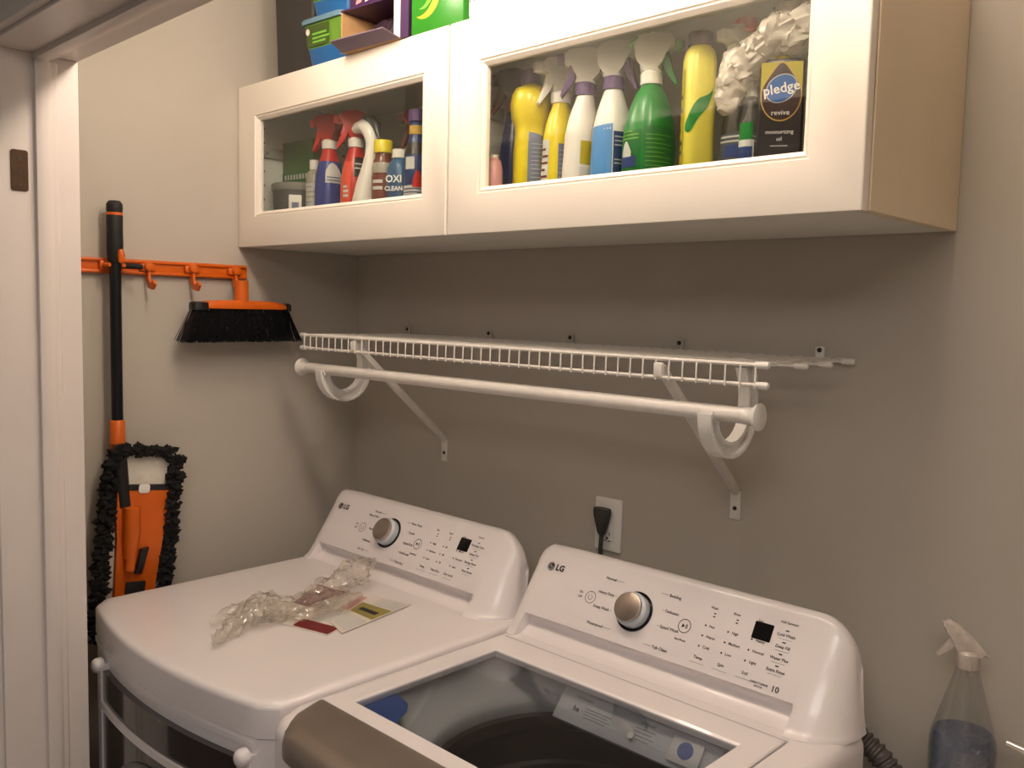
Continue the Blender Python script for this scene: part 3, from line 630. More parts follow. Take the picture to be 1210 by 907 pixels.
# mop head frame: in the y-z plane, tilted, origin at its centre
HC_ = Vector((0.012, 0.035, 1.050)); TILT = math.radians(-6.5)
def mhM(dx=0.0):
    return Matrix.Translation(HC_+Vector((dx, 0, 0))) @ Matrix.Rotation(TILT, 4, 'X') @ Matrix(((0, 0, 1, 0), (1, 0, 0, 0), (0, 1, 0, 0), (0, 0, 0, 1)))
hw, hh = 0.082, 0.215
MB().prism(rrect(-hw, hw, -hh, hh, 0.03, 6), -0.020, -0.006, M=mhM(), bev=0.003).build('mop_pad', mat('mop_backing', (216, 210, 198), 0.9, var=0.05, nscale=80, bump=0.4), mop, 40)
plate = MB().prism([(-0.042, -0.155), (0.050, -0.155), (0.056, 0.02), (0.066, 0.06), (0.066, 0.124), (-0.058, 0.124), (-0.058, 0.06), (-0.046, 0.02)], -0.0055, 0.006, M=mhM(), bev=0.003).build('mop_plate', orange, mop, 40)
MB().prism([(-0.062, 0.124), (0.07, 0.124), (0.07, 0.137), (-0.062, 0.137)], -0.0055, 0.006, M=mhM(), bev=0.002).build('plate_strap', blackp, mop, 40)
MB().prism([(-0.050, -0.168), (0.056, -0.168), (0.056, -0.156), (-0.050, -0.156)], -0.0055, 0.006, M=mhM(), bev=0.002).build('plate_strap', blackp, mop, 40)
MB().prism(rrect(-0.012, 0.014, 0.118, 0.139, 0.006, 4), 0.0062, 0.010, M=mhM(), bev=0.0015).build('pull_tab', plasticw, mop, 40)
MB().prism(rrect(-0.02, 0.026, -0.140, -0.085, 0.003, 2), 0.0062, 0.011, M=mhM(), bev=0.002).build('release_pedal', blackp, mop, 40)
MB().prism([(-0.004, -0.066), (0.011, -0.066), (0.022, -0.006), (0.004, -0.01)], 0.0062, 0.020, M=mhM(), bev=0.002).build('latch', blackp, mop, 40)
pv = MB(); pv.tube([mhM() @ Vector((-0.018, -0.03, 0.012)), mhM() @ Vector((-0.022, 0.03, 0.018)), mhM() @ Vector((-0.028, 0.088, 0.022))], [0.014, 0.019, 0.017], 14)
pv.lathe([(0.011, -0.02), (0.011, 0.02)], 14, M=mhM(0.018) @ Matrix.Translation((-0.018, -0.036, 0)) @ Matrix.Rotation(PI/2, 4, 'X'))
pv.build('swivel_joint', orange, mop, 50)
MB().tube([(0.0, 0.0, 1.285), (0.002, 0.002, 1.23), (0.006, 0.004, 1.185), (0.012, 0.008, 1.14)], [0.0165, 0.018, 0.017, 0.014], 16).build('socket', blackp, mop, 50)
fr = MB(); rnd = random.Random(3)
outl = rrect(-hw-0.002, hw+0.002, -hh-0.004, hh+0.004, 0.03, 6)
per = []
for i in range(len(outl)):
    a = Vector(outl[i]); b = Vector(outl[(i+1) % len(outl)]); k = max(1, int((b-a).length/0.0062))
    for q in range(k): per.append(a+(b-a)*q/k)
for p in per:
    for q in range(6):
        c = mhM() @ Vector((p.x*rnd.uniform(0.72, 1.07), p.y*rnd.uniform(0.93, 1.02), rnd.uniform(-0.014, 0.012)))
        r = rnd.uniform(0.006, 0.0105); R_ = Euler((rnd.uniform(0, 6), rnd.uniform(0, 6), rnd.uniform(0, 6))).to_matrix().to_4x4()
        vs = [(r, 0, 0), (-r, 0, 0), (0, r, 0), (0, -r, 0), (0, 0, r*1.5), (0, 0, -r*1.5)]
        fr.poly(vs, [(0, 2, 4), (2, 1, 4), (1, 3, 4), (3, 0, 4), (2, 0, 5), (1, 2, 5), (3, 1, 5), (0, 3, 5)], None, Matrix.Translation(c) @ R_)
fo = fr.build('fringe', fringe_m, mop, 60); fo['kind'] = 'stuff'; fo['label'] = 'black microfibre fringe'

BX, BY = 0.062, -0.392
br = thing('broom_head', 'orange and black broom head hanging from the rail end hook', 'broom', (BX, BY, 0))
MB().lathe([(0.012, 1.606), (0.0175, 1.608), (0.0165, 1.655), (0.0165, 1.661), (0.013, 1.661), (0.013, 1.64)], 20, cap=(True, True)).build('socket', orange, br, 50)
MB().rings([sup(0.018, 0.125, 4, 36, 0, 0, 1.592), sup(0.019, 0.127, 4, 36, 0, 0, 1.597), sup(0.017, 0.120, 3, 36, 0, 0, 1.606), sup(0.015, 0.085, 2.6, 36, 0, 0, 1.611), sup(0.012, 0.05, 2, 36, 0, 0, 1.6125)]).build('block', orange, br, 40)
for sgn, wd in ((-1, 0.045), (1, 0.014)):
    MB().rings([sup(0.0195, wd/2, 3, 20, 0, sgn*(0.132-wd/2), z) for z in (1.588, 1.596)]+[sup(0.0185, wd/2-0.001, 3, 20, 0, sgn*(0.132-wd/2), 1.605), sup(0.012, wd/2-0.006, 3, 20, 0, sgn*(0.132-wd/2), 1.608)]).build('bumper', blackp, br, 40)
bm_ = MB(); rnd = random.Random(5)
for i in range(44):
    for jx in range(5):
        y0 = -0.122+0.244*i/43; x0 = -0.014+0.007*jx
        for q in range(5):
            ya, xa = y0+rnd.uniform(-.002, .002), x0+rnd.uniform(-.002, .002)
            yb_ = ya*1.27+rnd.uniform(-.005, .005); xb_ = xa*1.7+rnd.uniform(-.004, .004)
            zz = 1.513+rnd.uniform(-0.003, 0.004); r = 0.0008
            bm_.rings([[(xa+r, ya, 1.5935), (xa-r, ya+r, 1.5935), (xa-r, ya-r, 1.5935)], [(xb_+r, yb_, zz), (xb_-r, yb_+r, zz), (xb_-r, yb_-r, zz)]], cap=(False, True))
bo = bm_.build('bristles', bristle_m, br, 60); bo['kind'] = 'stuff'; bo['label'] = 'dense black bristles'

# ------------------------------------------------------------------ bottles
FZ = ZB+0.0185      # cabinet floor
def sec_at(secs, z):
    for a, b in zip(secs, secs[1:]):
        if a[0] <= z <= b[0]:
            t_ = (z-a[0])/max(1e-9, b[0]-a[0]); return tuple(p*(1-t_)+q*t_ for p, q in zip(a, b))
    return secs[-1] if z > secs[-1][0] else secs[0]
def body_rings(secs, N=32):
    return [sup(rx, ry, n_, N, cx, 0, z) for z, rx, ry, cx, n_ in secs]
def wrap_patch(mb, secs, z0, z1, a0, a1, m, off=0.0006, nz=8, na=14, z1b=None, shape=None):
    """curved label following the body between heights z0..z1 and angles a0..a1 (degrees)"""
    vs = []; fs = []
    for i in range(nz+1):
        v = i/nz; 
        for k in range(na+1):
            u = k/na; zt = z1 if z1b is None else z1*(1-u)+z1b*u
            zz = z0+(zt-z0)*v
            if shape: zz = z0+(shape(u)*(zt-z0))*v
            _, rx, ry, cx, n_ = sec_at(secs, zz)
            a = math.radians(a0+(a1-a0)*u); c, s_ = math.cos(a), math.sin(a)
            vs.append((cx+(rx+off)*math.copysign(abs(c)**(2/n_), c), (ry+off)*math.copysign(abs(s_)**(2/n_), s_), zz))
    for i in range(nz):
        for k in range(na):
            q = i*(na+1)+k; fs.append((q, q+1, q+na+2, q+na+1))
    mb.poly(vs, fs, m)
def print_lines(mb, secs, zs, a0, a1, m, th=0.0016, off=0.0012):
    for i, z in enumerate(zs):
        wrap_patch(mb, secs, z, z+th, a0, a1-(a1-a0)*0.25*(i % 3 == 2), m, off, 1, 8)
def face_text(mb, txt, size, m, pos, ang, bold=0.0):
    """flat printed word facing direction ang (deg, 270 = towards the room)"""
    a = math.radians(ang); n_ = Vector((math.cos(a), math.sin(a), 0)); x = Vector((-n_.y, n_.x, 0))
    M = Matrix(((x.x, 0, n_.x, pos[0]), (x.y, 0, n_.y, pos[1]), (0, 1, 0, pos[2]), (0, 0, 0, 1)))
    text_into(mb, txt, size, M, m, 'CENTER', bold)
def rotz_about(a): return Matrix.Rotation(math.radians(a), 4, 'Z')
def spray_head(t, zc, ang, head_m, collar_m, trig_m, nozzle_m=None, sc=1.1, top_m=None, cx=0.0):
    """trigger head on a neck at height zc; ang = heading of the nozzle in degrees"""
    B = Matrix.Translation((cx, 0, zc)) @ rotz_about(ang+180) @ Matrix.Scale(sc, 4)
    MB().lathe([(0.0145, -0.012), (0.0165, -0.012), (0.0168, 0.004), (0.0135, 0.0075)], 20, collar_m, B).build('collar', None, t, 40)
    S_ = B @ Matrix(((1, 0, 0, 0), (0, 0, -1, 0), (0, 1, 0, 0), (0, 0, 0, 1)))   # profile x,z -> extrude y
    pr = [(-0.034, 0.038), (-0.036, 0.050), (-0.027, 0.059), (0.0, 0.063), (0.019, 0.059), (0.027, 0.049), (0.026, 0.040), (0.019, 0.031), (0.0155, 0.022), (0.0150, 0.006), (-0.0150, 0.006), (-0.0150, 0.024), (-0.019, 0.034)]
    h_ = MB().prism(pr, -0.0135, 0.0135, head_m, bev=0.005, M=S_).build('sprayer', None, t, 40)
    if top_m:
        MB().prism([(-0.030, 0.050), (-0.020, 0.0595), (0.004, 0.063), (0.026, 0.057), (0.034, 0.046), (0.024, 0.050), (0.002, 0.056)], -0.012, 0.012, top_m, bev=0.002, M=S_).build('sprayer_top', None, h_, 40)
    MB().prism([(-0.046, 0.037), (-0.0465, 0.050), (-0.034, 0.052), (-0.034, 0.035)], -0.0085, 0.0085, nozzle_m or trig_m, bev=0.002, M=S_).build('nozzle', None, h_, 40)
    MB().prism([(-0.014, 0.033), (-0.026, 0.034), (-0.030, 0.014), (-0.040, -0.012), (-0.037, -0.016), (-0.022, 0.004), (-0.015, 0.018)], -0.0085, 0.0085, trig_m, bev=0.0018, M=S_).build('trigger', None, t, 40)
def bottle(name, label, x, y, rz, secs, body_m, group, z=None, cat='bottle'):
    t = thing(name, label, cat, (x, y, FZ if z is None else z), math.radians(rz), group)
    MB().rings(body_rings(secs)).build('body', body_m, t, 40)
    return t
def cap(t, prof, m, name='cap', cx=0.0, n=24):
    return MB().lathe(prof, n, m, Matrix.Translation((cx, 0, 0))).build(name, None, t, 40)
GR = 'cleaning bottles behind the right cabinet pane'; GL = 'cleaning bottles behind the left cabinet pane'
pm_ = lambda nm, c, r=0.3, **k: mat(nm, c, r, var=0.03, nscale=20, **k)
navy = pm_('navy_plastic', (26, 40, 84)); redbr = pm_('dull_red_plastic', (120, 54, 50)); brown = pm_('dark_brown_plastic', (82, 66, 60))
yel = pm_('yellow_plastic', (226, 204, 26)); pyel = pm_('pale_yellow_plastic', (236, 222, 90)); purple = pm_('purple_plastic', (92, 66, 116)); whit = pm_('bottle_white', (236, 230, 222))
greyblue = pm_('blue_grey_label', (116, 124, 156), 0.5); pink = pm_('pink_plastic', (214, 150, 150)); skyblue = pm_('blue_liquid', (92, 150, 214), 0.15)
dblue = pm_('dark_blue_label', (42, 62, 120), 0.4); green = pm_('green_plastic', (22, 128, 48)); lgreen = pm_('light_green_plastic', (112, 178, 60)); dgreen = pm_('deep_green_label', (16, 104, 40), 0.4)
red = pm_('red_plastic', (196, 34, 26)); orred = pm_('orange_red_plastic', (232, 84, 54)); rblue = pm_('royal_blue_label', (32, 52, 140), 0.35); amber = pm_('amber_brown', (106, 50, 30), 0.2)
greybeige = pm_('grey_beige_plastic', (164, 156, 144)); tealb = pm_('teal_blue_label', (48, 92, 132), 0.35); dgrey = pm_('dark_grey_plastic', (66, 66, 66)); palegrey = pm_('pale_label', (206, 204, 200), 0.5)
dkbrown = pm_('brown_black_label', (36, 22, 22), 0.35); mustard = pm_('mustard_label', (184, 168, 36), 0.4)
pblue = pm_('bright_blue_oval', (28, 92, 168), 0.3); gold = pm_('gold_ink', (196, 158, 70), 0.35); maroon = pm_('maroon_drop', (52, 24, 22), 0.35)

def spray_secs(h, rx, ry, neck=0.014, n_=2.6, waist=0.0, lean=0.0):
    return [(0.0, rx*0.9, ry*0.9, 0, n_), (0.006, rx, ry, 0, n_), (h*0.38, rx, ry, 0, n_), (h*0.52, rx*(1-waist), ry*(1-waist), lean*0.1, n_), (h*0.66, rx*0.93, ry*0.93, lean*0.25, n_), (h*0.80, rx*0.80, ry*0.78, lean*0.5, n_*0.92), (h*0.91, rx*0.60, ry*0.56, lean*0.8, 2.2), (h*0.97, neck*1.05, neck*1.05, lean, 2), (h, neck, neck, lean, 2)]

# --- right cabinet, from its left end to the right
s1 = spray_secs(0.225, 0.024, 0.028)
t = bottle('spray_bottle', 'navy spray bottle with brown head in the right cabinet, far left end', 0.842, -0.252, 0, s1, navy, GR)
spray_head(t, 0.232, 215, brown, redbr, redbr, brown)
s2 = [(0, 0.021, 0.015, 0, 2.6), (0.004, 0.023, 0.017, 0, 2.6), (0.10, 0.023, 0.017, 0, 2.6), (0.118, 0.018, 0.014, 0, 2.3), (0.124, 0.010, 0.010, 0, 2)]
t = bottle('small_bottle', 'small pink bottle at the left end of the right cabinet, before the navy one', 0.848, -0.312, -35, s2, pink, GR)
cap(t, [(0.009, 0.123), (0.009, 0.130), (0.0001, 0.131)], whit); lm = MB(); wrap_patch(lm, s2, 0.02, 0.09, 225, 315, palegrey); print_lines(lm, s2, [0.03+0.009*i for i in range(6)], 235, 305, redbr, 0.001); lm.build('label', None, t)
s3 = [(0, 0.034, 0.028, 0, 3), (0.006, 0.037, 0.030, 0, 3), (0.13, 0.037, 0.030, 0, 2.8), (0.165, 0.034, 0.028, 0, 2.6), (0.180, 0.036, 0.030, 0, 2.2), (0.195, 0.042, 0.036, 0, 2), (0.22, 0.0435, 0.0375, 0, 2), (0.236, 0.041, 0.035, 0, 2), (0.247, 0.033, 0.029, 0, 2), (0.252, 0.018, 0.018, 0, 2), (0.258, 0.014, 0.014, 0, 2)]
t = bottle('cleaner_bottle', 'yellow bottle with bulging shoulders and purple cap in the right cabinet', 0.908, -0.278, -40, s3, yel, GR)
cap(t, [(0.0185, 0.255), (0.0195, 0.258), (0.018, 0.280), (0.016, 0.282), (0.0001, 0.282)], purple)
lm = MB(); wrap_patch(lm, s3, 0.02, 0.165, 352, 425, greyblue, z1b=0.155); print_lines(lm, s3, [0.03+0.0075*i for i in range(16)], 359, 418, palegrey, 0.001); lm.build('label', None, t)
s4 = spray_secs(0.220, 0.025, 0.037, waist=0.06)
t = bottle('spray_bottle', 'yellow spray bottle with white trigger head in the right cabinet', 0.977, -0.272, 0, s4, yel, GR)
spray_head(t, 0.226, 235, whit, whit, whit, whit)
lm = MB(); wrap_patch(lm, s4, 0.02, 0.138, 318, 375, greyblue); print_lines(lm, s4, [0.03+0.008*i for i in range(13)], 323, 370, palegrey, 0.001); wrap_patch(lm, s4, 0.02, 0.145, 245, 278, palegrey); print_lines(lm, s4, [0.03+0.012*i for i in range(9)], 249, 275, redbr, 0.004); lm.build('label', None, t)
s5 = spray_secs(0.222, 0.026, 0.036, waist=0.05, lean=0.006)
t = bottle('spray_bottle', 'white spray bottle with purple trigger pointing left in the right cabinet', 1.036, -0.282, 0, s5, whit, GR)
spray_head(t, 0.229, 220, whit, purple, purple, purple, cx=0.006)
lm = MB(); wrap_patch(lm, s5, 0.095, 0.135, 315, 365, mustard); wrap_patch(lm, s5, 0.015, 0.09, 315, 365, palegrey); print_lines(lm, s5, [0.02, 0.03, 0.04], 305, 345, dgrey, 0.0015); lm.build('label', None, t)
s6 = spray_secs(0.222, 0.031, 0.036, waist=0.04)
t = bottle('spray_bottle', 'white and blue spray bottle with purple collar in the right cabinet', 1.106, -0.285, 0, s6, whit, GR)
spray_head(t, 0.229, 20, whit, purple, purple, whit)
lm = MB(); wrap_patch(lm, s6, 0.002, 0.150, 215, 312, skyblue, z1b=0.155); wrap_patch(lm, s6, 0.02, 0.142, 316, 372, dblue); print_lines(lm, s6, [0.03+0.01*i for i in range(3)]+[0.088, 0.094, 0.118, 0.125, 0.132], 320, 368, palegrey, 0.002); lm.build('label', None, t)
s7 = spray_secs(0.218, 0.038, 0.044, waist=0.0)
t = bottle('spray_bottle', 'green spray bottle with white and green trigger head in the right cabinet', 1.183, -0.285, 0, s7, green, GR)
spray_head(t, 0.225, 25, whit, whit, green, lgreen, top_m=lgreen)
lm = MB(); wrap_patch(lm, s7, 0.012, 0.135, 222, 285, dgreen); print_lines(lm, s7, [0.12, 0.126, 0.132], 230, 280, lgreen, 0.002, 0.0014); wrap_patch(lm, s7, 0.012, 0.140, 292, 372, dgreen); print_lines(lm, s7, [0.02+0.007*i for i in range(16)], 298, 366, lgreen, 0.0012, 0.0014); lm.build('label', None, t)
bd = MB(); wrap_patch(bd, s7, 0.092, 0.117, 243, 268, palegrey, 0.0018, shape=lambda u: 0.35+0.65*math.sin(PI*u)); wrap_patch(bd, s7, 0.076, 0.093, 238, 275, dblue, 0.0018); bd.build('badge', None, t)
s8 = [(0, 0.020, 0.022, 0, 3.4), (0.004, 0.0225, 0.024, 0, 3.4), (0.235, 0.0225, 0.024, 0, 3.2), (0.248, 0.0205, 0.022, 0, 2.6), (0.256, 0.016, 0.016, 0, 2), (0.258, 0.0145, 0.0145, 0, 2)]
t = bottle('polish_bottle', 'tall pale yellow bottle with green swoosh in the right cabinet', 1.276, -0.288, -38, s8, pyel, GR)
cap(t, [(0.0195, 0.256), (0.0195, 0.274), (0.018, 0.276), (0.0001, 0.276)], brown)
lm = MB()
vs = []; fs = []
for k in range(17):
    u = k/16; a = math.radians(285+100*u); zc = 0.130+0.055*u**1.7; hw_ = 0.004+0.013*math.sin(PI*min(1, u*1.05))
    for zz in (zc-hw_, zc+hw_):
        _, rx, ry, cx, n_ = sec_at(s8, zz); c, q = math.cos(a), math.sin(a)
        vs.append(((rx+0.0009)*math.copysign(abs(c)**(2/n_), c), (ry+0.0009)*math.copysign(abs(q)**(2/n_), q), zz))
fs = [(2*k, 2*k+2, 2*k+3, 2*k+1) for k in range(16)]
lm.poly(vs, fs, green); wrap_patch(lm, s8, 0.06, 0.22, 236, 275, mustard); print_lines(lm, s8, [0.09, 0.105, 0.125, 0.155, 0.175], 252, 270, dgrey, 0.006); lm.build('label', None, t)
s9 = spray_secs(0.205, 0.030, 0.034)
t = bottle('spray_bottle', 'clear spray bottle with red-topped white head beside the plastic bag', 1.335, -0.252, 0, s9, glass_mat('smoky_clear_plastic', (0.62, 0.60, 0.58), body=(92, 84, 78), bodyfac=0.45), GR)
spray_head(t, 0.216, 250, whit, whit, whit, whit, sc=1.1)
cap(t, [(0.020, 0.272), (0.0225, 0.275), (0.021, 0.288), (0.014, 0.296), (0.0001, 0.298)], orred, 'sprayer_top')
lm = MB(); wrap_patch(lm, s9, 0.02, 0.118, 225, 370, pm_('slate_label', (84, 86, 98), 0.4)); print_lines(lm, s9, [0.104, 0.111], 235, 360, palegrey, 0.003, 0.0014); wrap_patch(lm, s9, 0.082, 0.100, 255, 350, dblue, 0.0013); print_lines(lm, s9, [0.03, 0.037], 232, 340, palegrey, 0.002, 0.0014); lm.build('label', None, t)
s12 = [(0, 0.013, 0.013, 0, 2), (0.004, 0.015, 0.015, 0, 2), (0.13, 0.015, 0.015, 0, 2), (0.15, 0.010, 0.010, 0, 2), (0.165, 0.008, 0.008, 0, 2)]
t = bottle('small_bottle', 'slim clear bottle with blue print between the bag and the brown bottle', 1.372, -0.296, 0, s12, clearp, GR)
cap(t, [(0.009, 0.164), (0.009, 0.18), (0.0001, 0.181)], whit); lm = MB(); wrap_patch(lm, s12, 0.03, 0.10, 215, 325, palegrey); wrap_patch(lm, s12, 0.06, 0.09, 225, 315, dblue, 0.0012); wrap_patch(lm, s12, 0.10, 0.125, 225, 315, green); lm.build('label', None, t)
# brown polish bottle with its printed front (flat front faces the room)
s11 = [(0, 0.030, 0.017, 0, 4), (0.003, 0.032, 0.019, 0, 4), (0.203, 0.032, 0.019, 0, 4), (0.207, 0.030, 0.017, 0, 3.6), (0.208, 0.016, 0.013, 0, 2.4)]
t = bottle('polish_bottle', 'dark brown furniture polish bottle with blue oval logo reading pledge', 1.420, -0.296, 27, s11, dkbrown, GR)
cap(t, [(0.012, 0.207), (0.012, 0.2125), (0.0001, 0.213)], mustard)
yl = -0.0192
def flat(mb, pts, m, off): mb.poly([(x, yl-off, z+0.034) for x, z in pts], [tuple(range(len(pts)))], m)
lm = MB()
flat(lm, [(-0.0285, 0.100), (0.0285, 0.100), (0.0285, 0.168), (-0.0285, 0.168)], mustard, 0.0003)
flat(lm, [(-0.0285, 0.012), (0.0285, 0.012), (0.0285, 0.122), (0.012, 0.098), (-0.012, 0.098), (-0.0285, 0.122)], dkbrown, 0.0005)
def drop(k, dz=0.0): return [(k*0.0285*math.sin(a)*(1-0.28*max(0, math.cos(a))**2), 0.122+dz+k*(0.037*math.cos(a)+0.010*max(0, math.cos(a))**6)) for a in [2*PI*i/40 for i in range(40)]]
flat(lm, drop(1.0), gold, 0.0007); flat(lm, drop(0.95), maroon, 0.0009)
flat(lm, [(0.0215*math.cos(2*PI*i/32), 0.131+0.020*math.sin(2*PI*i/32)+0.004*math.cos(2*PI*i/32)) for i in range(32)], palegrey, 0.0011)
flat(lm, [(0.0203*math.cos(2*PI*i/32), 0.131+0.0188*math.sin(2*PI*i/32)+0.004*math.cos(2*PI*i/32)) for i in range(32)], pblue, 0.0013)
Mt = lambda x, z, rot=0.0, o=0.0016: Matrix.Translation((x, yl-o, z+0.034)) @ Matrix.Rotation(PI/2, 4, 'X') @ Matrix.Rotation(rot, 4, 'Z')
text_into(lm, 'pledge', 0.0195, Mt(0, 0.131, 0.16), inkw, 'CENTER', 0.0003)
text_into(lm, 'revive', 0.0105, Mt(0, 0.097), inkw); text_into(lm, 'moisturizing', 0.0078, Mt(0, 0.070), inkw); text_into(lm, 'oil', 0.0078, Mt(0, 0.060), inkw)
flat(lm, [(-0.012, 0.050), (0.012, 0.050), (0.012, 0.0512), (-0.012, 0.0512)], palegrey, 0.0009)
lm.build('label', None, t, 0)

# crumpled clear bag stuffed over the bottles (right end)
def crumple(name, path, rad, m, parent=None, seed=1, flat_z=1.0, nr=30, ns=46, amp=0.35, zmin=None, fs=1.0, smooth=24):
    from mathutils import noise
    P = [Vector(p) for p in path]; L = len(P)-1
    rg = []
    for i in range(ns+1):
        u = i/ns*L; k = min(int(u), L-1); f = u-k
        p0, p1, p2, p3 = P[max(k-1, 0)], P[k], P[k+1], P[min(k+2, L)]
        c = 0.5*((2*p1)+(p2-p0)*f+(2*p0-5*p1+4*p2-p3)*f*f+(3*p1-p0-3*p2+p3)*f**3)
        t_ = (p2-p1).normalized(); x = t_.cross(Vector((0, 0, 1))).normalized(); y = t_.cross(x)
        rr = rad[k]*(1-f)+rad[k+1]*f
        row = []
        for q in range(nr):
            a = 2*PI*q/nr; d = x*math.cos(a)+y*math.sin(a)*flat_z
            s0 = c+d*rr
            nz = noise.noise(s0*55*fs+Vector((seed*9.1, 0, 0)))*0.6+abs(noise.noise(s0*120*fs+Vector((0, seed*3.3, 0))))*0.7+noise.noise(s0*28*fs+Vector((0, 0, seed)))*0.5
            pt = c+d*rr*(1+amp*nz*1.6)+t_*rr*0.5*noise.noise(s0*80*fs+Vector((seed, seed, 0)))
            if zmin is not None and pt.z < zmin: pt.z = zmin+0.0006*abs(nz)
            row.append(pt)
        rg.append(row)
    return MB().rings(rg).build(name, m, parent, smooth)
cb = thing('plastic_bag', 'crumpled pale plastic bag stuffed over bottles in the right cabinet', 'bag', (0, 0, 0))
crumple('bag_film', [(1.345, -0.318, 1.905), (1.350, -0.317, 1.942), (1.368, -0.314, 1.972), (1.410, -0.308, 2.000), (1.460, -0.300, 2.016), (1.53, -0.28, 2.030)], [0.012, 0.021, 0.026, 0.026, 0.034, 0.036], glass_mat('cream_polythene', (0.95, 0.93, 0.9), rough=0.2, body=(236, 224, 210), bodyfac=0.6), cb, 4, amp=0.30, fs=0.85, smooth=30, nr=44, ns=70)

# --- left cabinet, from its left end to the right
tb_ = thing('round_tub', 'grey translucent round tub at the left end of the left cabinet', 'tub', (0.088, -0.245, FZ), 0, GL)
MB().lathe([(0.056, 0), (0.060, 0.004), (0.066, 0.118), (0.0665, 0.124)], 32, glass_mat('grey_tub_plastic', (0.6, 0.6, 0.6), body=(120, 120, 118), bodyfac=0.6), Matrix.Identity(4)).build('tub_body', None, tb_, 40)
MB().lathe([(0.0675, 0.122), (0.069, 0.124), (0.069, 0.138), (0.066, 0.1405), (0.0001, 0.1405)], 32, mat('tub_lid', (150, 148, 142), 0.35)).build('lid', None, tb_, 40)
gb = thing('green_box', 'green cardboard box lying on the grey tub in the left cabinet', 'box', (0.088, -0.222, FZ+0.141), math.radians(4), GL)
gbo = MB().box((-0.062, -0.030, 0), (0.062, 0.030, 0.108), bev=0.002).build('carton', pm_('green_carton', (66, 108, 44), 0.55), gb, 30)
lm = MB(); lm.poly([(-0.062, -0.0305, 0.01), (0.062, -0.0305, 0.01), (0.062, -0.0305, 0.032), (-0.062, -0.0305, 0.032)], [(0, 1, 2, 3)], dgreen)
for k in range(9): lm.poly([(-0.052+0.012*k, -0.031, 0.014), (-0.045+0.012*k, -0.031, 0.014), (-0.045+0.012*k, -0.031, 0.026), (-0.052+0.012*k, -0.031, 0.026)], [(0, 1, 2, 3)], palegrey)
lm.build('printed_band', None, gb, 0)
wb = thing('white_box', 'small white carton with a dark slot in the left cabinet', 'box', (0.166, -0.308, FZ), math.radians(-30), GL)
MB().box((-0.020, -0.015, 0), (0.020, 0.015, 0.103), bev=0.0015).build('carton', whit, wb, 30)
lm = MB(); lm.box((-0.004, -0.0156, 0.05), (0.002, -0.0151, 0.094), dgrey); lm.box((0.0201, -0.008, 0.02), (0.0206, 0.008, 0.085), greyblue); lm.build('print', None, wb, 0)
s5l = [(0, 0.016, 0.014, 0, 3), (0.004, 0.018, 0.016, 0, 3), (0.150, 0.018, 0.016, 0, 3), (0.158, 0.014, 0.013, 0, 2.4), (0.163, 0.0085, 0.0085, 0, 2)]
t = bottle('slim_bottle', 'slim grey bottle with white cap in the left cabinet', 0.208, -0.282, 0, s5l, greybeige, GL)
cap(t, [(0.0085, 0.162), (0.0105, 0.164), (0.0105, 0.186), (0.0001, 0.187)], whit)
lm = MB(); wrap_patch(lm, s5l, 0.05, 0.13, 220, 340, palegrey); print_lines(lm, s5l, [0.06+0.012*i for i in range(6)], 230, 330, greybeige, 0.003); lm.build('label', None, t)
s6l = spray_secs(0.212, 0.030, 0.033)
t = bottle('spray_bottle', 'blue spray bottle with red head and orange nozzle in the left cabinet', 0.266, -0.278, 0, s6l, rblue, GL)
spray_head(t, 0.219, 200, red, whit, red, orred)
lm = MB(); wrap_patch(lm, s6l, 0.176, 0.205, 180, 420, red); wrap_patch(lm, s6l, 0.125, 0.172, 310, 385, palegrey, shape=lambda u: 0.25+0.75*math.sin(PI*(0.15+0.75*u))); print_lines(lm, s6l, [0.130, 0.137], 318, 372, dblue, 0.002, 0.0014); lm.build('label', None, t)
s7l = spray_secs(0.205, 0.029, 0.034)
t = bottle('spray_bottle', 'red spray bottle with red trigger head in the left cabinet', 0.370, -0.278, 0, s7l, red, GL)
spray_head(t, 0.212, 228, red, whit, red, red)
lm = MB(); wrap_patch(lm, s7l, 0.130, 0.175, 320, 385, dkbrown); print_lines(lm, s7l, [0.148, 0.158], 325, 370, palegrey, 0.003, 0.0014); wrap_patch(lm, s7l, 0.02, 0.165, 245, 305, orred); print_lines(lm, s7l, [0.085, 0.095, 0.105], 270, 295, palegrey, 0.006, 0.0014); lm.build('label', None, t)
# curved white sprayer, grip swept back
t = thing('spray_bottle', 'white swan-necked spray bottle with dark trigger in the left cabinet', 'bottle', (0.439, -0.294, FZ), 0, GL)
sw = [(0.0, 0.024, 0.034, -0.006, 2.6), (0.006, 0.026, 0.036, -0.006, 2.6), (0.07, 0.026, 0.034, -0.006, 2.5), (0.11, 0.023, 0.028, 0.000, 2.4), (0.145, 0.019, 0.021, 0.008, 2.2), (0.175, 0.0145, 0.016, 0.012, 2), (0.195, 0.0135, 0.0145, 0.012, 2)]
MB().rings(body_rings(sw)).build('body', whit, t, 40)
MB().tube([(0.012, 0, 0.194), (0.010, 0, 0.212), (0.0, 0, 0.229), (-0.018, 0, 0.238), (-0.042, 0, 0.238), (-0.052, 0, 0.233)], [0.0142, 0.016, 0.018, 0.0165, 0.012, 0.009], 16, whit).build('sprayer', None, t, 50)
MB().tube([(-0.020, 0, 0.256), (0.006, 0, 0.250), (0.026, 0, 0.234), (0.036, 0, 0.205)], [0.006, 0.010, 0.010, 0.005], 12, dgrey).build('trigger', None, t, 50)
s9l = [(0, 0.021, 0.021, 0, 2), (0.004, 0.0235, 0.0235, 0, 2), (0.14, 0.0235, 0.0235, 0, 2), (0.155, 0.021, 0.021, 0, 2), (0.162, 0.0175, 0.0175, 0, 2), (0.172, 0.017, 0.017, 0, 2)]
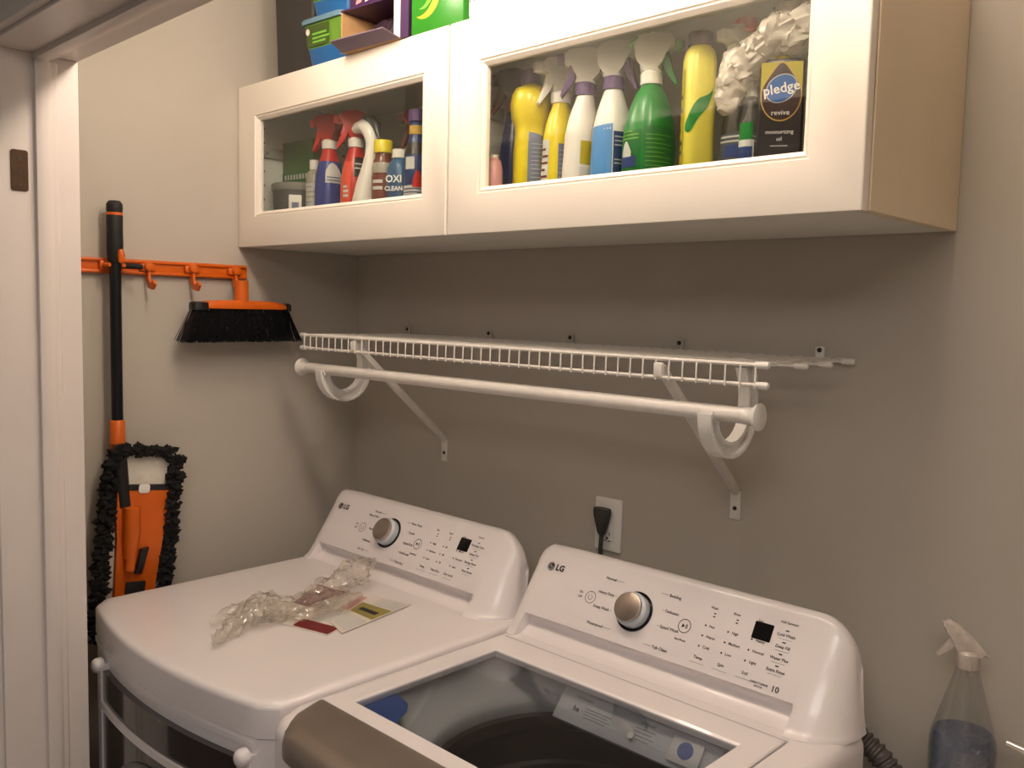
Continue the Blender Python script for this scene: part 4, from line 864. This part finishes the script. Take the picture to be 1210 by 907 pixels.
t = bottle('brown_bottle', 'round brown bottle with yellow cap in the left cabinet', 0.490, -0.294, 0, s9l, amber, GL)
cap(t, [(0.0175, 0.171), (0.0205, 0.172), (0.0205, 0.197), (0.019, 0.199), (0.0001, 0.199)], yel)
lm = MB(); wrap_patch(lm, s9l, 0.128, 0.15, 200, 400, greybeige); wrap_patch(lm, s9l, 0.015, 0.124, 200, 400, pm_('red_brown_label', (112, 44, 32), 0.4)); print_lines(lm, s9l, [0.092, 0.106], 262, 320, palegrey, 0.007, 0.0014); print_lines(lm, s9l, [0.03, 0.04], 232, 330, greybeige, 0.002, 0.0014); lm.build('label', None, t)
s10 = [(0, 0.024, 0.022, 0, 3), (0.004, 0.027, 0.024, 0, 3), (0.135, 0.027, 0.024, 0, 2.8), (0.150, 0.020, 0.019, 0, 2.2), (0.156, 0.013, 0.013, 0, 2)]
t = bottle('cleaner_bottle', 'teal blue bottle with white cap and pink top in the left cabinet', 0.540, -0.288, 0, s10, tealb, GL)
cap(t, [(0.0135, 0.155), (0.0165, 0.157), (0.0165, 0.175), (0.0001, 0.176)], whit)
s10b = spray_secs(0.20, 0.025, 0.028)
lm = MB()
face_text(lm, 'OXI', 0.021, inkw, (0.012, -0.0262, 0.110), 300, 0.0004); face_text(lm, 'CLEAN', 0.013, inkw, (0.012, -0.0262, 0.090), 300, 0.0003)
wrap_patch(lm, s10, 0.025, 0.058, 215, 350, dblue); print_lines(lm, s10, [0.032, 0.04, 0.048], 225, 340, palegrey, 0.002, 0.0013); lm.build('label', None, t)
t = bottle('spray_bottle', 'clear spray bottle with faded red head behind the teal bottle', 0.520, -0.215, 0, s10b, glass_mat('greyish_clear_plastic', (0.8, 0.78, 0.76), body=(150, 144, 138), bodyfac=0.4), GL)
spray_head(t, 0.207, 215, pm_('faded_red_plastic', (190, 84, 76)), whit, redbr, redbr)
s11l = [(0, 0.022, 0.022, 0, 2.4), (0.004, 0.024, 0.024, 0, 2.4), (0.155, 0.024, 0.024, 0, 2.4), (0.185, 0.018, 0.018, 0, 2), (0.195, 0.015, 0.015, 0, 2), (0.225, 0.015, 0.015, 0, 2)]
t = bottle('cleaner_bottle', 'dark blue bottle with purple collar and round red mark in the left cabinet', 0.604, -0.296, 0, s11l, pm_('deep_blue_plastic', (40, 60, 110)), GL)
cap(t, [(0.0155, 0.222), (0.018, 0.224), (0.018, 0.246), (0.016, 0.248), (0.0001, 0.248)], purple)
lm = MB(); wrap_patch(lm, s11l, 0.197, 0.215, 200, 400, gold, 0.0008); wrap_patch(lm, s11l, 0.155, 0.18, 200, 400, dkbrown); wrap_patch(lm, s11l, 0.02, 0.092, 200, 400, palegrey); print_lines(lm, s11l, [0.070, 0.077, 0.084], 250, 380, dblue, 0.002, 0.0013); wrap_patch(lm, s11l, 0.088, 0.122, 300, 355, red, 0.0016, shape=lambda u: 0.3+0.7*math.sin(PI*u)); wrap_patch(lm, s11l, 0.125, 0.150, 262, 310, palegrey); lm.build('label', None, t)

# ------------------------------------------------------------------ things on top of the cabinets
ZTOP = ZT+0.0015
t = thing('dark_bin', 'tall dark grey bin standing at the left end on the cabinet top', 'bin', (0.205, -0.245, ZTOP))
dkb = mat('charcoal_plastic', (52, 50, 50), 0.55, var=0.08)
def taper(x, y, x1, y1, z0, z1, r=0.008): return [[(a, b, z0) for a, b in rrect(-x, x, -y, y, r, 3)], [(a, b, z1) for a, b in rrect(-x1, x1, -y1, y1, r, 3)]]
MB().rings(taper(0.075, 0.090, 0.080, 0.096, 0, 0.23)).build('bin_body', dkb, t, 40)
MB().rings(taper(0.084, 0.100, 0.084, 0.100, 0.2305, 0.24)).build('rim', dkb, t, 40)
def pod_tub(x, y, z, lab, w_=0.068, h_=0.088):
    t = thing('pod_tub', lab, 'tub', (x, y, z), math.radians(3), 'green and blue tubs on the cabinet top')
    blue = pm_('tub_blue', (28, 92, 152), 0.3); gr_ = pm_('tub_green', (96, 138, 46), 0.4)
    MB().rings(taper(w_-0.010, 0.050, w_-0.002, 0.056, 0, h_*0.42, 0.014)).build('tub_base', blue, t, 40)
    MB().rings(taper(w_-0.0022, 0.056, w_+0.004, 0.061, h_*0.42, h_, 0.014)).build('sleeve', gr_, t, 40)
    MB().rings([[(a, b, q) for a, b in rrect(-w_-k, w_+k, -0.062-k, 0.062+k, 0.015, 3)] for q, k in ((h_+0.0004, 0.006), (h_+0.008, 0.007), (h_+0.012, 0.004), (h_+0.0125, -0.01))]).build('lid', pm_('tub_lid_blue', (96, 130, 150), 0.3), t, 40)
    lm = MB()
    f = lambda pts, m, o: lm.poly([(a, -0.0585-o-0.004*(b-h_*0.42)/(h_*0.58)*1.2, b) for a, b in pts], [tuple(range(len(pts)))], m)
    f([(-w_+0.012, h_*0.46), (0.020, h_*0.46), (0.024, h_*0.95), (-w_+0.010, h_*0.95)], pm_('dark_green_print', (62, 84, 30), 0.45), 0.0006)
    f([(-0.050+0.007*math.cos(2*PI*i/16), h_*0.82+0.007*math.sin(2*PI*i/16)) for i in range(16)], palegrey, 0.0012)
    for k, (ww, zz) in enumerate(((0.05, .72), (0.06, .62), (0.045, .53))): f([(-0.035, h_*zz), (-0.035+ww, h_*zz), (-0.035+ww, h_*zz+0.004), (-0.035, h_*zz+0.004)], lgreen, 0.0012)
    lm.build('printed_front', None, t, 0)
    return t
pod_tub(0.362, -0.306, ZTOP, 'green and blue lidded tub standing on the cabinet top, lower one')
pod_tub(0.372, -0.300, ZTOP+0.1012, 'green and blue lidded tub stacked on top of the other tub')
# opened cardboard box with purple print, lying on its side and overhanging the edge
t = thing('open_carton', 'opened brown cardboard carton with purple printed outside on the cabinet top', 'box', (0.545, -0.315, ZTOP), math.radians(4))
card = mat('cardboard', (176, 140, 96), 0.85, var=0.06, nscale=60, bump=0.1); vio = pm_('violet_print', (58, 26, 74), 0.45)
MB().box((-0.088, -0.062, 0), (0.088, 0.085, 0.003), card).build('bottom_panel', card, t, 0)
MB().box((-0.0915, -0.062, 0), (-0.0885, 0.085, 0.082), card).build('side_panel', card, t, 0)
MB().box((0.0705, -0.062, 0.0032), (0.0885, 0.085, 0.082), whit).build('side_panel', whit, t, 0)
MB().box((-0.088, 0.082, 0.0032), (0.070, 0.085, 0.082), card).build('back_panel', card, t, 0)
MB().box((-0.0915, -0.064, 0.0823), (0.0885, 0.085, 0.0855), vio).build('top_panel', vio, t, 0)
fl = MB(); fl.poly([(-0.088, -0.0625, 0.0), (0.088, -0.0625, 0.0), (0.080, -0.1, 0.012), (-0.080, -0.1, 0.012), (-0.088, -0.0625, 0.002), (0.088, -0.0625, 0.002), (0.080, -0.1, 0.014), (-0.080, -0.1, 0.014)], [(0, 1, 2, 3), (7, 6, 5, 4), (0, 4, 5, 1), (1, 5, 6, 2), (2, 6, 7, 3), (3, 7, 4, 0)])
fl.build('open_flap', mat('grey_violet_print', (110, 92, 112), 0.6), t, 0)
MB().box((0.0892, -0.062, 0), (0.112, 0.085, 0.0855), vio).build('end_flap', vio, t, 0)
t = thing('dark_pouch', 'dark crumpled pouch inside the opened carton', 'bag', (0.545, -0.29, ZTOP+0.004))
crumple('pouch_film', [(-0.072, -0.01, 0.036), (-0.03, -0.014, 0.040), (0.02, -0.012, 0.037), (0.052, -0.006, 0.034)], [0.012, 0.030, 0.030, 0.012], mat('dark_foil', (52, 38, 50), 0.35, var=0.2), t, 2, amp=0.2, zmin=0.0008)
t = thing('violet_carton', 'dark violet carton lying on the opened cardboard carton', 'box', (0.548, -0.30, ZTOP+0.087), math.radians(2))
MB().box((-0.09, -0.06, 0), (0.075, 0.07, 0.06), bev=0.0015).build('carton', vio, t, 30)
lm = MB()
for k in range(5): lm.poly([(-0.07+0.03*k, -0.0604, 0.012), (-0.052+0.03*k, -0.0604, 0.014), (-0.05+0.03*k, -0.0604, 0.022), (-0.068+0.03*k, -0.0604, 0.02)], [(0, 1, 2, 3)], (pink, palegrey, greyblue)[k % 3])
lm.build('print', None, t, 0)
t = thing('green_carton', 'glossy green carton with yellow swirl on the cabinet top', 'box', (0.734, -0.300, ZTOP), math.radians(2))
MB().box((-0.072, -0.062, 0), (0.072, 0.062, 0.20), bev=0.002).build('carton', pm_('bright_green_carton', (44, 132, 30), 0.3), t, 30)
lm = MB()
def swirl(cx, cz, r0, r1, a0, a1, m, o, n=20):
    vs = []; fs = []
    for i in range(n+1):
        a = math.radians(a0+(a1-a0)*i/n); q = math.sin(PI*i/n); vs += [(cx+r0*math.cos(a), -0.0621-o, cz+r0*math.sin(a)), (cx+(r0+(r1-r0)*q)*math.cos(a), -0.0621-o, cz+(r0+(r1-r0)*q)*math.sin(a))]
    for i in range(n): fs.append((2*i, 2*i+1, 2*i+3, 2*i+2))
    lm.poly(vs, fs, m)
swirl(-0.05, 0.075, 0.042, 0.060, -100, 60, mustard, 0.0004); swirl(-0.05, 0.075, 0.028, 0.040, -90, 80, lgreen, 0.0006)
lm.poly([(-0.035+0.009*math.cos(2*PI*i/16), -0.0629, 0.079+0.009*math.sin(2*PI*i/16)) for i in range(16)], [tuple(range(16))], palegrey)
lm.build('print', None, t, 0)
t = thing('white_package', 'white film-wrapped package with blue print on the cabinet top', 'package', (0.885, -0.295, ZTOP), math.radians(2))
MB().box((-0.072, -0.062, 0), (0.078, 0.062, 0.12), bev=0.012, seg=3).build('package_body', mat('white_film', (236, 236, 238), 0.25, var=0.02), t, 40)
lm = MB()
lm.tube([(-0.062+0.006*k, -0.0626-0.0002*(k % 2), 0.030+0.012*math.sin(k*1.9)+0.0045*k) for k in range(12)], 0, flat=(0.0024, 0.0004), m=greyblue)
lm.build('print', None, t, 0)

# ------------------------------------------------------------------ leaflets and crumpled plastic on the dryer
TZ = T+0.0012
def leaflet(label, quad, prints, z):
    t = thing('leaflet', label, 'leaflet', (0, 0, 0), 0, 'leaflets on the dryer')
    A, B, C, D = [Vector((x, y, z)) for x, y in quad]
    def at(u, v, h_=0.0): return A*(1-u)*(1-v)+B*u*(1-v)+C*u*v+D*(1-u)*v+Vector((0, 0, h_))
    m_ = MB(); q = [at(0, 0), at(1, 0), at(1, 1), at(0, 1)]
    m_.poly(q+[p+Vector((0, 0, 0.0008)) for p in q], [(3, 2, 1, 0), (4, 5, 6, 7), (0, 1, 5, 4), (1, 2, 6, 5), (2, 3, 7, 6), (3, 0, 4, 7)])
    m_.build('sheet', mat('coated_paper', (222, 214, 204), 0.4, var=0.02), t, 0)
    l2 = MB()
    for (u0, v0, u1, v1, mm) in prints: l2.poly([at(u0, v0, 0.0011), at(u1, v0, 0.0011), at(u1, v1, 0.0011), at(u0, v1, 0.0011)], [(0, 1, 2, 3)], mm)
    l2.build('print', None, t, 0)
    return t
wine = mat('wine_red_print', (120, 26, 34), 0.4, var=0.08); olive = mat('olive_print', (150, 138, 70), 0.45, var=0.06); blk = mat('black_print', (34, 26, 28), 0.45)
leaflet('white leaflet with wine red panels under the crumpled plastic on the dryer', [(0.500, -0.585), (0.655, -0.545), (0.585, -0.335), (0.372, -0.375)], [(0.42, 0.02, 0.98, 0.20, wine), (0.5, 0.24, 0.96, 0.5, palegrey), (0.02, 0.45, 0.42, 0.98, wine), (0.10, 0.72, 0.22, 0.80, blk), (0.62, 0.6, 0.97, 0.97, pink)], TZ)
leaflet('white leaflet with olive and black print at the right under the plastic', [(0.600, -0.500), (0.668, -0.520), (0.628, -0.312), (0.520, -0.335)], [(0.05, 0.42, 0.95, 0.72, olive), (0.3, 0.74, 0.95, 0.96, palegrey), (0.2, 0.52, 0.8, 0.60, blk), (0.05, 0.05, 0.95, 0.36, palegrey)], TZ+0.0016)
pb = thing('plastic_bag', 'crumpled clear plastic bag lying on the white dryer', 'bag', (0, 0, 0))
crumple('bag_film', [(0.575, -0.735, 0.990), (0.545, -0.690, 0.990), (0.520, -0.640, 1.002), (0.520, -0.590, 1.000), (0.525, -0.535, 0.997), (0.515, -0.465, 1.000), (0.495, -0.405, 1.012), (0.470, -0.340, 1.018), (0.450, -0.285, 1.022)], [0.008, 0.013, 0.018, 0.024, 0.016, 0.020, 0.018, 0.022, 0.010], bagm, pb, 7, amp=0.75, zmin=TZ+0.004, nr=34, ns=80)
crumple('bag_fold', [(0.470, -0.690, 0.985), (0.475, -0.640, 0.996), (0.490, -0.585, 0.992), (0.470, -0.530, 0.988)], [0.005, 0.013, 0.014, 0.005], bagm, pb, 9, amp=0.55, zmin=TZ+0.004)
crumple('bag_fold', [(0.560, -0.560, 0.985), (0.570, -0.500, 0.994), (0.560, -0.440, 0.992), (0.540, -0.380, 0.988)], [0.005, 0.012, 0.013, 0.005], bagm, pb, 12, amp=0.5, zmin=TZ+0.005)

# ------------------------------------------------------------------ right side: drain hose, counter with faucet, spray bottle
hz = MB(); path = [(1.30, -0.10, 0.955), (1.42, -0.10, 0.95), (1.505, -0.10, 0.928), (1.545, -0.10, 0.905), (1.575, -0.10, 0.875), (1.578, -0.10, 0.75), (1.578, -0.10, 0.5), (1.578, -0.10, 0.03)]
P = [Vector(p) for p in path]; pts = []
for k in range(len(P)-1):
    n = max(2, int((P[k+1]-P[k]).length/0.0028))
    for q in range(n): pts.append(P[k].lerp(P[k+1], q/n))
rads = [0.0175+0.0018*(1 if (i//2) % 2 else -1) for i in range(len(pts))]
ho = hz.tube(pts, rads, 14).build('drain_hose', mat('grey_hose', (92, 84, 82), 0.5, var=0.08), None, 30)
tag(ho, 'dark grey corrugated drain hose behind the right side of the washer', 'hose')
CZ = 0.885
t = thing('counter', 'pale laundry counter with basin to the right of the washer', 'counter', (0, 0, 0))
ctop = mat('counter_laminate', (206, 198, 186), 0.35, var=0.05, nscale=60)
MB().box((1.60, -0.60, CZ-0.035), (XW-0.005, -0.004, CZ), bev=0.003).build('worktop', ctop, t, 30)
MB().box((1.62, -0.575, 0.09), (XW-0.006, -0.006, CZ-0.036)).build('cabinet_body', cabw, t, 0)
for k in range(2):
    xa = 1.624+k*0.415
    d = MB().box((xa, -0.595, 0.10), (xa+0.409, -0.576, CZ-0.045), bev=0.003).build('door', cabw, t, 30)
    MB().tube([(xa+(0.37 if k == 0 else 0.04), -0.596, 0.66), (xa+(0.37 if k == 0 else 0.04), -0.618, 0.67), (xa+(0.37 if k == 0 else 0.04), -0.618, 0.77), (xa+(0.37 if k == 0 else 0.04), -0.596, 0.78)], 0.005, 10).build('handle', chrome, d, 40)
MB().box((1.625, -0.55, 0), (XW-0.01, -0.03, 0.089)).build('plinth', cabw, t, 0)
fa = thing('faucet', 'chrome lever faucet at the lower right edge, beside the spray bottle', 'faucet', (1.80, -0.085, CZ))
MB().lathe([(0.027, 0), (0.027, 0.006), (0.021, 0.012), (0.020, 0.085), (0.017, 0.095), (0.0001, 0.097)], 24).build('faucet_body', chrome, fa, 40)
MB().tube([(0, -0.01, 0.055), (0.005, -0.06, 0.075), (0.01, -0.13, 0.085), (0.012, -0.17, 0.075), (0.012, -0.18, 0.055)], [0.013, 0.012, 0.011, 0.0105, 0.011], 14).build('spout', chrome, fa, 50)
MB().tube([(0.0, 0, 0.092), (-0.022, -0.004, 0.098), (-0.05, -0.008, 0.102), (-0.078, -0.012, 0.108)], [0.008, 0.0075, 0.0065, 0.0055], 12).build('lever', chrome, fa, 50)
t = thing('spray_bottle', 'clear conical spray bottle with blue liquid on the counter beside the washer', 'bottle', (1.664, -0.100, CZ+0.0005))
prof = [(0.040, 0), (0.046, 0.005), (0.0465, 0.085), (0.0450, 0.098), (0.0165, 0.198), (0.0145, 0.204), (0.0145, 0.212)]
MB().lathe(prof, 32, clearp, cap=(True, False)).build('body', None, t, 30)
MB().lathe([(0.038, 0.003), (0.0435, 0.007), (0.0445, 0.085), (0.0432, 0.097), (0.0405, 0.104), (0.0001, 0.1045)], 32, glass_mat('blue_cleaning_liquid', (0.45, 0.55, 0.72), body=(84, 104, 144), bodyfac=0.5), cap=(True, True)).build('liquid', None, t, 30)
wht2 = glass_mat('frosted_white_plastic', (0.9, 0.88, 0.86), rough=0.3, body=(208, 196, 186), bodyfac=0.85)
MB().lathe([(0.0165, 0.204), (0.0172, 0.205), (0.0165, 0.226), (0.0125, 0.230)], 20, wht2).build('collar', None, t, 40)
B = Matrix.Translation((0, 0, 0.208)) @ rotz_about(15) @ Matrix(((1, 0, 0, 0), (0, 0, -1, 0), (0, 1, 0, 0), (0, 0, 0, 1)))
MB().prism([(-0.036, 0.052), (-0.037, 0.061), (-0.030, 0.065), (-0.016, 0.059), (0.012, 0.038), (0.030, 0.017), (0.014, 0.020), (0.0125, 0.010), (-0.0135, 0.010), (-0.0135, 0.024), (-0.020, 0.034), (-0.026, 0.046)], -0.010, 0.010, wht2, bev=0.003, M=B).build('sprayer', None, t, 40)
MB().prism([(-0.014, 0.034), (-0.025, 0.040), (-0.032, 0.026), (-0.043, 0.010), (-0.040, 0.007), (-0.024, 0.018)], -0.006, 0.006, wht2, bev=0.0018, M=B).build('trigger', None, t, 40)
MB().tube([(0, 0, 0.203), (0.002, 0, 0.12), (0.006, 0, 0.010)], 0.0022, 8, clearp).build('dip_tube', None, t, 50)
